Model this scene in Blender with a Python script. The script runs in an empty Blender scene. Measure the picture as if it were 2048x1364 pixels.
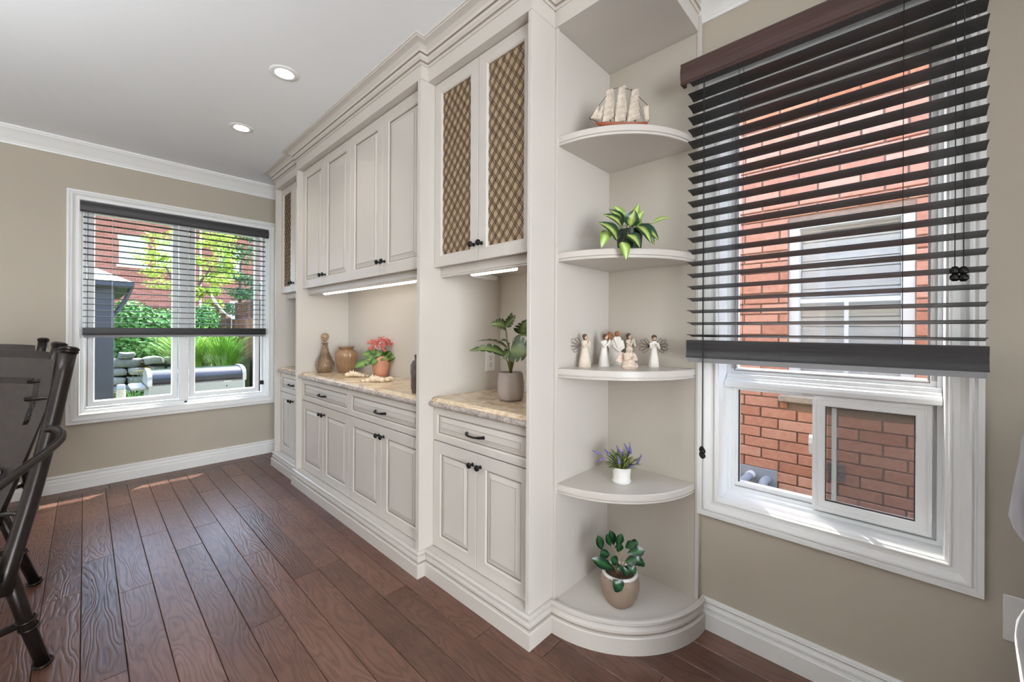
import bpy, bmesh, math, random
from mathutils import Vector, Matrix

random.seed(7)
SC = bpy.context.scene
COL = SC.collection
PI = math.pi

# ------------------------------------------------------------------ camera
FPX, CYPX, YAW, ROLL = 813.16, 659.57, 0.809921, 0.005255
CAM = Vector((4.588, -1.796, 1.25))
FWD = Vector((-math.cos(YAW), math.sin(YAW), 0))
R0 = Vector((math.sin(YAW), math.cos(YAW), 0))
UPZ = Vector((0, 0, 1))
RGT = R0 * math.cos(ROLL) + UPZ * math.sin(ROLL)
UPV = -R0 * math.sin(ROLL) + UPZ * math.cos(ROLL)
cd = bpy.data.cameras.new('camera')
cd.sensor_fit = 'HORIZONTAL'
cd.sensor_width = 36.0
cd.lens = FPX / 2048 * 36.0
cd.shift_y = -(682 - CYPX) / 2048
cd.clip_start = 0.02
cam = bpy.data.objects.new('camera', cd)
COL.objects.link(cam)
cam.matrix_world = Matrix(((RGT.x, UPV.x, -FWD.x, CAM.x), (RGT.y, UPV.y, -FWD.y, CAM.y),
                           (RGT.z, UPV.z, -FWD.z, CAM.z), (0, 0, 0, 1)))
SC.camera = cam

# ------------------------------------------------------------------ world, sun, daylight, exposure
SC.view_settings.view_transform = 'Standard'
SC.view_settings.look = 'None'
SC.view_settings.gamma = 1.0
SC.view_settings.use_curve_mapping = False
SC.view_settings.exposure = 0.10
cy = SC.cycles; cy.use_light_tree = False
cy.max_bounces = 6; cy.diffuse_bounces = 4; cy.glossy_bounces = 3; cy.transmission_bounces = 5; cy.transparent_max_bounces = 10
cy.caustics_reflective = False; cy.caustics_refractive = False
cy.use_adaptive_sampling = True; cy.adaptive_threshold = 0.08
wd = bpy.data.worlds.new('sky'); SC.world = wd; wd.use_nodes = True
nt = wd.node_tree; nt.nodes.clear()
wo = nt.nodes.new('ShaderNodeOutputWorld'); bg = nt.nodes.new('ShaderNodeBackground')
sk = nt.nodes.new('ShaderNodeTexSky'); sk.sky_type = 'NISHITA'; sk.sun_disc = False
sk.sun_elevation = math.radians(52); sk.sun_rotation = math.radians(-40)
sk.air_density = 1.0; sk.dust_density = 2.0; sk.ozone_density = 1.0
bg.inputs[1].default_value = 1.5
nt.links.new(sk.outputs[0], bg.inputs[0]); nt.links.new(bg.outputs[0], wo.inputs[0])

SUNDIR = Vector((-0.36, 0.42, 0.86)).normalized()      # towards the sun
sl = bpy.data.lights.new('sun', 'SUN'); sl.energy = 10.0; sl.angle = math.radians(0.6); sl.color = (1, 0.95, 0.86)
so = bpy.data.objects.new('sun', sl); COL.objects.link(so)
so.rotation_euler = SUNDIR.to_track_quat('Z', 'Y').to_euler()

def area(name, loc, direction, sx, sy, power, color):
    l = bpy.data.lights.new(name, 'AREA'); l.shape = 'RECTANGLE'; l.size = sx; l.size_y = sy
    l.energy = power; l.color = color
    o = bpy.data.objects.new(name, l); COL.objects.link(o); o.location = loc
    o.rotation_euler = (-Vector(direction)).to_track_quat('Z', 'Y').to_euler()
    return o
# area lights added behind the camera, standing in for daylight through unseen doors
area('daylight_fill_front', (7.50, -2.60, 1.20), (-1, 0.10, 0.0), 1.8, 2.1, 215, (0.90, 0.955, 1.0))
area('daylight_fill_left', (1.7, -5.10, 1.15), (0.0, 1, 0.10), 3.2, 2.1, 18, (0.90, 0.955, 1.0))

# ------------------------------------------------------------------ materials
def s2l(c):
    return tuple(((x / 255) / 12.92 if x <= 10 else ((x / 255 + 0.055) / 1.055) ** 2.4) for x in c)

class NT:
    def __init__(s, name):
        s.m = bpy.data.materials.new(name); s.m.use_nodes = True
        s.t = s.m.node_tree; s.n = s.t.nodes; s.b = s.n['Principled BSDF']; s.out = s.n['Material Output']
    def node(s, typ, **kw):
        nd = s.n.new(typ)
        for k, v in kw.items():
            if k.startswith('i_'):
                key = k[2:]
                key = int(key) if key.isdigit() else key.replace('_', ' ')
                nd.inputs[key].default_value = v
            else: setattr(nd, k, v)
        return nd
    def link(s, a, b): s.t.links.new(a, b)
    def ramp(s, fac, stops):
        r = s.n.new('ShaderNodeValToRGB'); e = r.color_ramp.elements
        while len(e) < len(stops): e.new(0.5)
        for el, (p, c) in zip(e, stops): el.position = p; el.color = (*c, 1)
        s.link(fac, r.inputs[0]); return r.outputs[0]
    def pos(s, scale=(1, 1, 1), rand=False, obj=False):
        if obj:
            src = s.n.new('ShaderNodeTexCoord').outputs['Object']
        else:
            src = s.n.new('ShaderNodeNewGeometry').outputs['Position']
        mp = s.node('ShaderNodeMapping'); mp.inputs['Scale'].default_value = scale
        s.link(src, mp.inputs['Vector'])
        if rand:
            oi = s.n.new('ShaderNodeObjectInfo')
            mu = s.node('ShaderNodeVectorMath', operation='SCALE'); mu.inputs[0].default_value = (37.3, 91.7, 53.1)
            s.link(oi.outputs['Random'], mu.inputs['Scale'])
            ad = s.node('ShaderNodeVectorMath', operation='ADD'); s.link(mp.outputs[0], ad.inputs[0]); s.link(mu.outputs[0], ad.inputs[1])
            return ad.outputs[0]
        return mp.outputs[0]
    def noise(s, vec, scale, detail=3, rough=0.5, dist=0.0):
        nz = s.node('ShaderNodeTexNoise'); nz.inputs['Scale'].default_value = scale
        nz.inputs['Detail'].default_value = detail; nz.inputs['Roughness'].default_value = rough
        nz.inputs['Distortion'].default_value = dist
        s.link(vec, nz.inputs['Vector']); return nz.outputs[0]
    def math(s, op, a, b=None, c=None):
        n = s.node('ShaderNodeMath', operation=op)
        for i, x in enumerate((a, b, c)):
            if x is None: continue
            if isinstance(x, (int, float)): n.inputs[i].default_value = x
            else: s.link(x, n.inputs[i])
        return n.outputs[0]
    def mix(s, fac, a, b, mode='MIX'):
        n = s.node('ShaderNodeMix', data_type='RGBA', blend_type=mode)
        if isinstance(fac, (int, float)): n.inputs[0].default_value = fac
        else: s.link(fac, n.inputs[0])
        for i, x in ((6, a), (7, b)):
            if isinstance(x, tuple): n.inputs[i].default_value = (*x, 1)
            else: s.link(x, n.inputs[i])
        return n.outputs[2]
    def bump(s, h, strength=0.2, dist=0.01):
        b = s.node('ShaderNodeBump'); b.inputs['Strength'].default_value = strength; b.inputs['Distance'].default_value = dist
        s.link(h, b.inputs['Height']); s.link(b.outputs[0], s.b.inputs['Normal'])
    def color(s, c):
        if isinstance(c, tuple): s.b.inputs['Base Color'].default_value = (*c, 1)
        else: s.link(c, s.b.inputs['Base Color'])
    def set(s, rough=0.5, metal=0.0, spec=0.5, **kw):
        s.b.inputs['Roughness'].default_value = rough; s.b.inputs['Metallic'].default_value = metal
        s.b.inputs['Specular IOR Level'].default_value = spec
        for k, v in kw.items(): s.b.inputs[k.replace('_', ' ')].default_value = v
        return s.m

def paint(name, rgb, rough=0.5, var=0.05, scale=3.0, bumpv=0.03, bscale=300, spec=0.4):
    k = NT(name); c = s2l(rgb)
    n = k.noise(k.pos(), scale, 4, 0.6)
    lo = tuple(x * (1 - var) for x in c); hi = tuple(min(1, x * (1 + var)) for x in c)
    k.color(k.ramp(n, [(0.3, lo), (0.7, hi)]))
    if bumpv: k.bump(k.noise(k.pos(), bscale, 2), bumpv, 0.002)
    return k.set(rough, 0, spec)

def metal(name, rgb, rough=0.35, metallic=0.9):
    k = NT(name); c = s2l(rgb)
    n = k.noise(k.pos(), 40, 3, 0.6)
    k.color(k.ramp(n, [(0.3, tuple(x * 0.85 for x in c)), (0.7, tuple(min(1, x * 1.15) for x in c))]))
    return k.set(rough, metallic)

MAT = {}
MAT['wall'] = paint('wall_beige_paint', (184, 175, 160), 0.85, 0.015, 1.5, 0.05, 260, 0.2)
MAT['ceiling'] = paint('ceiling_white_paint', (241, 244, 247), 0.9, 0.01, 1.5, 0.04, 260, 0.2)
MAT['trim'] = paint('trim_white_paint', (236, 236, 234), 0.4, 0.01, 3, 0.01)
MAT['vinyl'] = paint('window_vinyl_white', (240, 241, 241), 0.35, 0.01, 3, 0.0)
MAT['cab'] = paint('cabinet_cream_paint', (204, 198, 190), 0.34, 0.012, 3, 0.012)
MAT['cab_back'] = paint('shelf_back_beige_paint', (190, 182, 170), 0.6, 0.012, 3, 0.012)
MAT['glaze'] = paint('cabinet_glaze_line', (138, 125, 113), 0.5, 0.1, 20, 0.0)
MAT['dark_gap'] = paint('shadow_gap_brown', (90, 78, 68), 0.7, 0.05, 9, 0.0)
MAT['black_metal'] = metal('black_iron', (28, 26, 26), 0.38, 0.6)
MAT['bronze'] = metal('dark_bronze_tube', (44, 38, 36), 0.30, 0.6)
MAT['bronze_sheet'] = metal('dark_bronze_sheet', (50, 43, 40), 0.45, 0.4)
MAT['steel'] = metal('brushed_steel', (176, 178, 182), 0.38, 0.7)
MAT['white_plastic'] = paint('white_plastic', (236, 234, 230), 0.35, 0.01, 5, 0.0)
MAT['dark_slot'] = paint('dark_slot', (60, 52, 46), 0.6, 0.05, 9, 0.0)
MAT['navy'] = paint('grill_lid_enamel', (38, 44, 58), 0.18, 0.06, 6, 0.0)
MAT['grill_body'] = paint('grill_grey_enamel', (160, 163, 166), 0.42, 0.04, 6, 0.0)
MAT['pergola'] = paint('gazebo_dark_paint', (62, 64, 72), 0.5, 0.06, 6, 0.0)
MAT['shingle'] = paint('roof_shingle', (150, 152, 156), 0.85, 0.12, 12, 0.1, 60)

def wood_floor():
    k = NT('floor_hand_scraped_oak')
    p = k.pos((1.0, 1.0, 1.0), rand=True)
    mp = k.node('ShaderNodeMapping'); mp.inputs['Scale'].default_value = (1.6, 9.0, 1.0); k.link(p, mp.inputs['Vector'])
    base = k.noise(mp.outputs[0], 1.0, 2.5, 0.45, 0.25)
    rings = k.math('SINE', k.math('MULTIPLY', base, 105.0))
    rings = k.math('MULTIPLY_ADD', rings, 0.5, 0.5)
    rings = k.math('POWER', rings, 2.2)
    mp2 = k.node('ShaderNodeMapping'); mp2.inputs['Scale'].default_value = (9, 160, 1); k.link(p, mp2.inputs['Vector'])
    fib = k.noise(mp2.outputs[0], 1.0, 3, 0.6)
    big = k.noise(p, 3.5, 3, 0.55)
    oi = k.n.new('ShaderNodeObjectInfo')
    tone = k.math('ADD', k.math('MULTIPLY', big, 0.55), k.math('MULTIPLY', oi.outputs['Random'], 0.38))
    c0 = k.ramp(tone, [(0.18, s2l((76, 50, 39))), (0.45, s2l((104, 72, 59))), (0.8, s2l((126, 92, 78)))])
    c1 = k.mix(k.math('MULTIPLY', rings, 0.34), c0, s2l((44, 27, 22)))
    c2 = k.mix(k.math('MULTIPLY', k.math('SUBTRACT', fib, 0.42), 0.8), c1, s2l((46, 28, 22)))
    vor = k.node('ShaderNodeTexVoronoi'); mp3 = k.node('ShaderNodeMapping'); mp3.inputs['Scale'].default_value = (1.0, 2.6, 1.0)
    k.link(p, mp3.inputs['Vector']); k.link(mp3.outputs[0], vor.inputs['Vector']); vor.inputs['Scale'].default_value = 1.15
    knot = k.ramp(vor.outputs['Distance'], [(0.0, (1, 1, 1)), (0.05, (0.5, 0.5, 0.5)), (0.11, (0, 0, 0))])
    c3 = k.mix(k.math('MULTIPLY', knot, 0.7), c2, s2l((32, 19, 15)))
    k.color(c3)
    scr = k.noise(mp.outputs[0], 2.6, 2, 0.5, 0.4)
    h = k.math('ADD', k.math('MULTIPLY', rings, -0.5), k.math('ADD', k.math('MULTIPLY', fib, 0.35), k.math('MULTIPLY', scr, 1.1)))
    k.bump(h, 0.30, 0.003)
    rr = k.math('MULTIPLY_ADD', fib, 0.18, 0.27)
    k.link(rr, k.b.inputs['Roughness'])
    k.set(0.4, 0, 0.5); k.link(rr, k.b.inputs['Roughness'])
    return k.m
MAT['floor'] = wood_floor()
MAT['floor_gap'] = paint('floor_joint_dark', (48, 32, 26), 0.8, 0.1, 9, 0.0)

def counter():
    k = NT('counter_beige_stone')
    p = k.pos()
    a = k.noise(p, 9, 6, 0.65, 0.8); b = k.noise(p, 42, 5, 0.7); c = k.noise(p, 160, 2, 0.6)
    v = k.math('ADD', k.math('MULTIPLY', a, 0.55), k.math('ADD', k.math('MULTIPLY', b, 0.32), k.math('MULTIPLY', c, 0.14)))
    k.color(k.ramp(v, [(0.36, s2l((140, 124, 118))), (0.43, s2l((190, 166, 140))), (0.51, s2l((216, 194, 164))),
                       (0.60, s2l((228, 212, 186))), (0.68, s2l((176, 162, 154)))]))
    return k.set(0.16, 0, 0.5)
MAT['counter'] = counter()
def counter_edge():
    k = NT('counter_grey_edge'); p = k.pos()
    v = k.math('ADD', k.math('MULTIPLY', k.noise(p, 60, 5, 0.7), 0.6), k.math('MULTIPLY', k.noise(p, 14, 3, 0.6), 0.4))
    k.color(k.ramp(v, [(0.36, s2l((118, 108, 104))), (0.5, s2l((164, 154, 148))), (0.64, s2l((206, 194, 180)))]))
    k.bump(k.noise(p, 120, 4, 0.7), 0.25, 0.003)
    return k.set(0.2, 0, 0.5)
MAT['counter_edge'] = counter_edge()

def slat_mat(name, rgb, rough):
    k = NT(name); c = s2l(rgb)
    n = k.noise(k.pos((3, 3, 260)), 1.0, 3, 0.6)
    k.color(k.ramp(n, [(0.35, tuple(x * 0.7 for x in c)), (0.65, tuple(x * 1.35 for x in c))]))
    k.bump(n, 0.1, 0.001)
    return k.set(rough, 0, 0.45)
MAT['slat'] = slat_mat('blind_charcoal_slat', (38, 36, 37), 0.42)
MAT['valance'] = slat_mat('blind_brown_valance', (74, 52, 47), 0.5)
MAT['valance_grey'] = slat_mat('blind_charcoal_valance', (60, 58, 59), 0.5)
MAT['rail_under'] = paint('blind_rail_underside', (150, 150, 152), 0.5, 0.03, 5, 0.0)
MAT['cord'] = paint('blind_cord_black', (34, 32, 33), 0.7, 0.03, 5, 0.0)
MAT['cord_white'] = paint('blind_cord_white', (226, 224, 222), 0.7, 0.03, 5, 0.0)

def glass_pane(name, gloss=0.05, tint=(1, 1, 1)):
    k = NT(name)
    tr = k.node('ShaderNodeBsdfTransparent'); tr.inputs[0].default_value = (*tint, 1)
    gl = k.node('ShaderNodeBsdfGlossy'); gl.inputs['Roughness'].default_value = 0.02
    mx = k.node('ShaderNodeMixShader'); mx.inputs[0].default_value = gloss
    k.link(tr.outputs[0], mx.inputs[1]); k.link(gl.outputs[0], mx.inputs[2]); k.link(mx.outputs[0], k.out.inputs[0])
    return k.m
MAT['glass'] = glass_pane('window_glass', 0.02, (0.97, 0.985, 0.98))
def screen_mat():
    k = NT('insect_screen')
    tr = k.node('ShaderNodeBsdfTransparent'); df = k.node('ShaderNodeBsdfDiffuse'); df.inputs[0].default_value = (*s2l((126, 122, 124)), 1)
    n = k.noise(k.pos(), 60, 4, 0.7)
    mx = k.node('ShaderNodeMixShader'); k.link(k.math('MULTIPLY_ADD', n, 0.18, 0.30), mx.inputs[0])
    k.link(tr.outputs[0], mx.inputs[1]); k.link(df.outputs[0], mx.inputs[2]); k.link(mx.outputs[0], k.out.inputs[0])
    return k.m
MAT['screen'] = screen_mat()

def brick_mat(name, a, b, c, obj_rand=True):
    k = NT(name); p = k.pos(rand=obj_rand)
    n = k.noise(p, 28, 5, 0.65)
    oi = k.n.new('ShaderNodeObjectInfo')
    t = k.math('ADD', k.math('MULTIPLY', n, 0.6), k.math('MULTIPLY', oi.outputs['Random'], 0.4))
    k.color(k.ramp(t, [(0.25, s2l(a)), (0.5, s2l(b)), (0.78, s2l(c))]))
    k.bump(k.noise(p, 90, 4, 0.7), 0.5, 0.006)
    return k.set(0.9, 0, 0.2)
MAT['brick'] = brick_mat('brick_orange', (200, 136, 112), (220, 158, 134), (234, 182, 160))
MAT['mortar'] = paint('mortar_grey', (168, 146, 134), 0.95, 0.1, 30, 0.2, 200)
def far_brick():
    k = NT('far_house_brick')
    mp = k.pos((1, 1, 1))
    sw = k.node('ShaderNodeSeparateXYZ'); k.link(mp, sw.inputs[0])
    cb = k.node('ShaderNodeCombineXYZ'); k.link(sw.outputs[1], cb.inputs[0]); k.link(sw.outputs[2], cb.inputs[1])
    br = k.node('ShaderNodeTexBrick'); br.inputs['Scale'].default_value = 1.0
    br.inputs['Brick Width'].default_value = 0.22; br.inputs['Row Height'].default_value = 0.075; br.inputs['Mortar Size'].default_value = 0.008
    br.inputs['Color1'].default_value = (*s2l((150, 84, 68)), 1); br.inputs['Color2'].default_value = (*s2l((180, 110, 90)), 1)
    br.inputs['Mortar'].default_value = (*s2l((168, 140, 128)), 1)
    k.link(cb.outputs[0], br.inputs['Vector']); 
    n = k.noise(mp, 1.2, 4, 0.6)
    k.color(k.mix(k.math('MULTIPLY', n, 0.35), br.outputs[0], s2l((140, 74, 60))))
    return k.set(0.9, 0, 0.2)
MAT['far_brick'] = far_brick()
MAT['stone'] = brick_mat('grey_garden_stone', (120, 124, 122), (152, 154, 152), (178, 176, 172))
MAT['sill_stone'] = brick_mat('pale_sill_stone', (176, 160, 142), (202, 188, 170), (214, 204, 190))
MAT['fence'] = brick_mat('cedar_fence', (112, 74, 52), (142, 98, 72), (164, 120, 92))
MAT['fence_dark'] = brick_mat('dark_brown_fence', (88, 62, 50), (110, 80, 64), (130, 98, 80))  # darker brown than the cedar fence
MAT['fence_cap'] = paint('fence_pale_cap', (226, 208, 180), 0.7, 0.05, 12, 0.0)
MAT['soffit'] = paint('white_soffit', (236, 240, 244), 0.6, 0.02, 5, 0.0)
MAT['curtain'] = paint('neighbour_blind', (222, 224, 224), 0.8, 0.05, 7, 0.0)
MAT['pipe'] = paint('grey_pvc', (168, 174, 184), 0.5, 0.05, 9, 0.0)
MAT['vent'] = paint('grey_vent', (138, 126, 126), 0.6, 0.05, 9, 0.0)
def ground_mat():
    k = NT('garden_ground'); p = k.pos()
    k.color(k.ramp(k.noise(p, 5, 6, 0.7), [(0.3, s2l((74, 84, 52))), (0.6, s2l((112, 122, 80))), (0.8, s2l((150, 138, 116)))]))
    return k.set(0.95, 0, 0.1)
MAT['ground'] = ground_mat()

def leaf_mat(name, edge, mid, lo=0.15, hi=0.75, rough=0.35, var=0.25, trans=0.0):
    k = NT(name)
    at = k.node('ShaderNodeAttribute'); at.attribute_name = 'rib'
    n = k.noise(k.pos(), 45, 3, 0.6)
    f = k.math('ADD', at.outputs['Fac'], k.math('MULTIPLY', k.math('SUBTRACT', n, 0.5), var))
    k.color(k.ramp(f, [(lo, s2l(edge)), (hi, s2l(mid))]))
    return k.set(rough, 0, 0.45)
MAT['leaf_brasil'] = leaf_mat('philodendron_leaf', (30, 66, 40), (188, 204, 110), 0.45, 0.98, 0.3, 0.5)
MAT['leaf_lime'] = leaf_mat('philodendron_lime_leaf', (108, 152, 50), (206, 220, 140), 0.2, 0.95, 0.3, 0.4)
MAT['leaf_zz'] = leaf_mat('zz_leaf', (16, 46, 26), (44, 96, 52), 0.3, 1.0, 0.22, 0.5)
MAT['leaf_mon'] = leaf_mat('monstera_leaf', (54, 70, 38), (120, 136, 84), 0.4, 1.0, 0.3, 0.4)
MAT['leaf_kal'] = leaf_mat('kalanchoe_leaf', (54, 86, 34), (116, 150, 60), 0.3, 1.0, 0.35, 0.5)
MAT['leaf_lav'] = leaf_mat('lavender_leaf', (58, 86, 48), (170, 180, 100), 0.1, 1.0, 0.5, 1.4)
MAT['stem'] = paint('plant_stem_green', (122, 128, 78), 0.6, 0.1, 30, 0.0)
MAT['stem_brown'] = paint('plant_stem_tan', (170, 138, 104), 0.6, 0.1, 30, 0.0)
MAT['lavender'] = paint('lavender_flower', (124, 112, 172), 0.7, 0.25, 120, 0.0)
MAT['petal'] = paint('kalanchoe_petal', (238, 146, 138), 0.5, 0.2, 90, 0.0)
MAT['terracotta'] = paint('peach_pot_wrap', (210, 152, 124), 0.55, 0.06, 18, 0.0)
MAT['grey_pot'] = paint('mauve_grey_ceramic', (168, 156, 148), 0.7, 0.06, 14, 0.03)
MAT['dark_pot'] = paint('dark_green_pot', (34, 44, 34), 0.4, 0.1, 14, 0.0)
MAT['white_pot'] = paint('white_ceramic', (236, 234, 230), 0.4, 0.02, 14, 0.0)
MAT['soil'] = paint('gravel_soil', (96, 78, 60), 0.95, 0.5, 160, 0.6, 180)
MAT['soil_tan'] = paint('tan_pot_filler', (186, 158, 118), 0.95, 0.3, 120, 0.4, 180)
def basket():
    k = NT('woven_taupe_pot')
    p = k.pos((1, 1, 1), obj=True)
    w = k.node('ShaderNodeTexWave', wave_type='BANDS', bands_direction='DIAGONAL'); w.inputs['Scale'].default_value = 60; w.inputs['Distortion'].default_value = 1.0
    k.link(p, w.inputs['Vector'])
    w2 = k.node('ShaderNodeTexWave', wave_type='BANDS', bands_direction='Z'); w2.inputs['Scale'].default_value = 75
    k.link(p, w2.inputs['Vector'])
    h = k.math('MULTIPLY', w.outputs['Fac'], w2.outputs['Fac'])
    k.color(k.ramp(h, [(0.05, s2l((146, 124, 108))), (0.5, s2l((186, 168, 152)))]))
    k.bump(h, 0.6, 0.003)
    return k.set(0.85, 0, 0.2)
MAT['basket'] = basket()
def amber(name, rgb, rough=0.12, trans=0.8, vs=55):
    k = NT(name); c = s2l(rgb)
    p = k.pos()
    k.color(k.ramp(k.noise(p, 12, 3), [(0.3, tuple(x * 0.8 for x in c)), (0.7, c)]))
    vr = k.node('ShaderNodeTexVoronoi'); vr.inputs['Scale'].default_value = vs; k.link(p, vr.inputs['Vector'])
    k.bump(vr.outputs['Distance'], 0.5, 0.012)
    m = k.set(rough, 0, 0.6)
    k.b.inputs['Transmission Weight'].default_value = trans; k.b.inputs['IOR'].default_value = 1.35
    k.b.inputs['Coat Weight'].default_value = 0.6
    return m
MAT['amber'] = amber('amber_glass', (226, 192, 158), 0.05, 0.85)
MAT['amber_solid'] = amber('amber_vase_glass', (206, 166, 128), 0.10, 0.55, 8)
MAT['smoke'] = amber('smoked_glass', (120, 104, 100), 0.06, 0.6, 40)
MAT['coral'] = paint('cream_coral', (226, 208, 184), 0.8, 0.12, 60, 0.5, 120)
MAT['fig_cream'] = paint('figurine_cream', (222, 208, 190), 0.75, 0.08, 40, 0.2, 120)
MAT['fig_white'] = paint('figurine_white', (232, 226, 218), 0.75, 0.05, 40, 0.2, 120)
MAT['fig_skin'] = paint('figurine_tan', (198, 164, 140), 0.75, 0.06, 40, 0.1, 120)
MAT['fig_hair'] = paint('figurine_brown_hair', (88, 66, 54), 0.75, 0.1, 60, 0.1, 120)
MAT['fig_rust'] = paint('figurine_rust_hair', (150, 100, 70), 0.75, 0.1, 60, 0.1, 120)
MAT['fig_stone'] = paint('figurine_mottled_stone', (216, 196, 180), 0.8, 0.2, 70, 0.4, 90)
MAT['fig_wire'] = metal('figurine_wire', (84, 66, 56), 0.5, 0.6)
MAT['hull'] = paint('ship_hull_brown', (150, 84, 56), 0.5, 0.2, 60, 0.1, 120)
MAT['ship_dark'] = paint('ship_spar_dark', (72, 52, 42), 0.6, 0.1, 60, 0.0)
MAT['sail'] = paint('ship_sail_linen', (206, 192, 176), 0.85, 0.2, 50, 0.4, 140)
MAT['lattice_back'] = paint('lattice_tan_fabric', (176, 152, 122), 0.85, 0.08, 20, 0.2, 200)
MAT['lattice_wire'] = metal('lattice_bronze_wire', (82, 66, 54), 0.45, 0.5)
def emit(name, rgb, st):
    k = NT(name); e = k.node('ShaderNodeEmission'); e.inputs[0].default_value = (*rgb, 1); e.inputs[1].default_value = st
    k.link(e.outputs[0], k.out.inputs[0]); return k.m
MAT['led'] = emit('led_diffuser', (1, 0.93, 0.82), 16)
MAT['bulb'] = emit('downlight_lamp', (1, 0.95, 0.88), 14)
def sofa_fabric():
    k = NT('grey_velvet_fabric'); p = k.pos()
    n = k.noise(p, 7, 5, 0.65, 0.6)
    k.color(k.ramp(n, [(0.3, s2l((84, 86, 98))), (0.7, s2l((150, 152, 164)))]))
    k.bump(k.noise(p, 400, 2), 0.15, 0.001)
    m = k.set(0.6, 0, 0.3); k.b.inputs['Sheen Weight'].default_value = 0.6
    return m
MAT['velvet'] = sofa_fabric()
def cushion_mat():
    k = NT('scroll_pattern_cushion'); p = k.pos((1, 1, 1), obj=True)
    w = k.node('ShaderNodeTexWave', wave_type='RINGS', rings_direction='Z'); w.inputs['Scale'].default_value = 7; w.inputs['Distortion'].default_value = 6; w.inputs['Detail'].default_value = 0.6; w.inputs['Detail Scale'].default_value = 1.2
    k.link(p, w.inputs['Vector'])
    k.color(k.ramp(w.outputs['Fac'], [(0.0, s2l((104, 92, 78))), (0.14, s2l((196, 182, 156))), (0.55, s2l((216, 204, 180))), (0.8, s2l((176, 160, 132))), (1.0, s2l((216, 206, 186)))]))
    return k.set(0.85, 0, 0.2)
MAT['cushion'] = cushion_mat()
def foliage_mat(name, a, b, c):
    k = NT(name); p = k.pos()
    n = k.noise(p, 2.2, 4, 0.7)
    k.color(k.ramp(n, [(0.3, s2l(a)), (0.5, s2l(b)), (0.72, s2l(c))]))
    return k.set(0.6, 0, 0.3)
MAT['fol_lime'] = foliage_mat('tree_yellow_green', (120, 146, 52), (176, 192, 78), (222, 222, 120))
MAT['fol_dark'] = foliage_mat('tree_deep_green', (46, 84, 58), (76, 118, 76), (112, 150, 100))
MAT['fol_mid'] = foliage_mat('hedge_green', (60, 112, 48), (98, 150, 74), (150, 192, 112))
MAT['fol_grass'] = foliage_mat('ornamental_grass_green', (74, 124, 44), (126, 172, 66), (182, 214, 108))
MAT['bark'] = paint('bark', (98, 82, 70), 0.9, 0.2, 20, 0.3, 60)
MAT['yellow'] = paint('yellow_bloom', (240, 200, 40), 0.6, 0.1, 30, 0.0)

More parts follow.
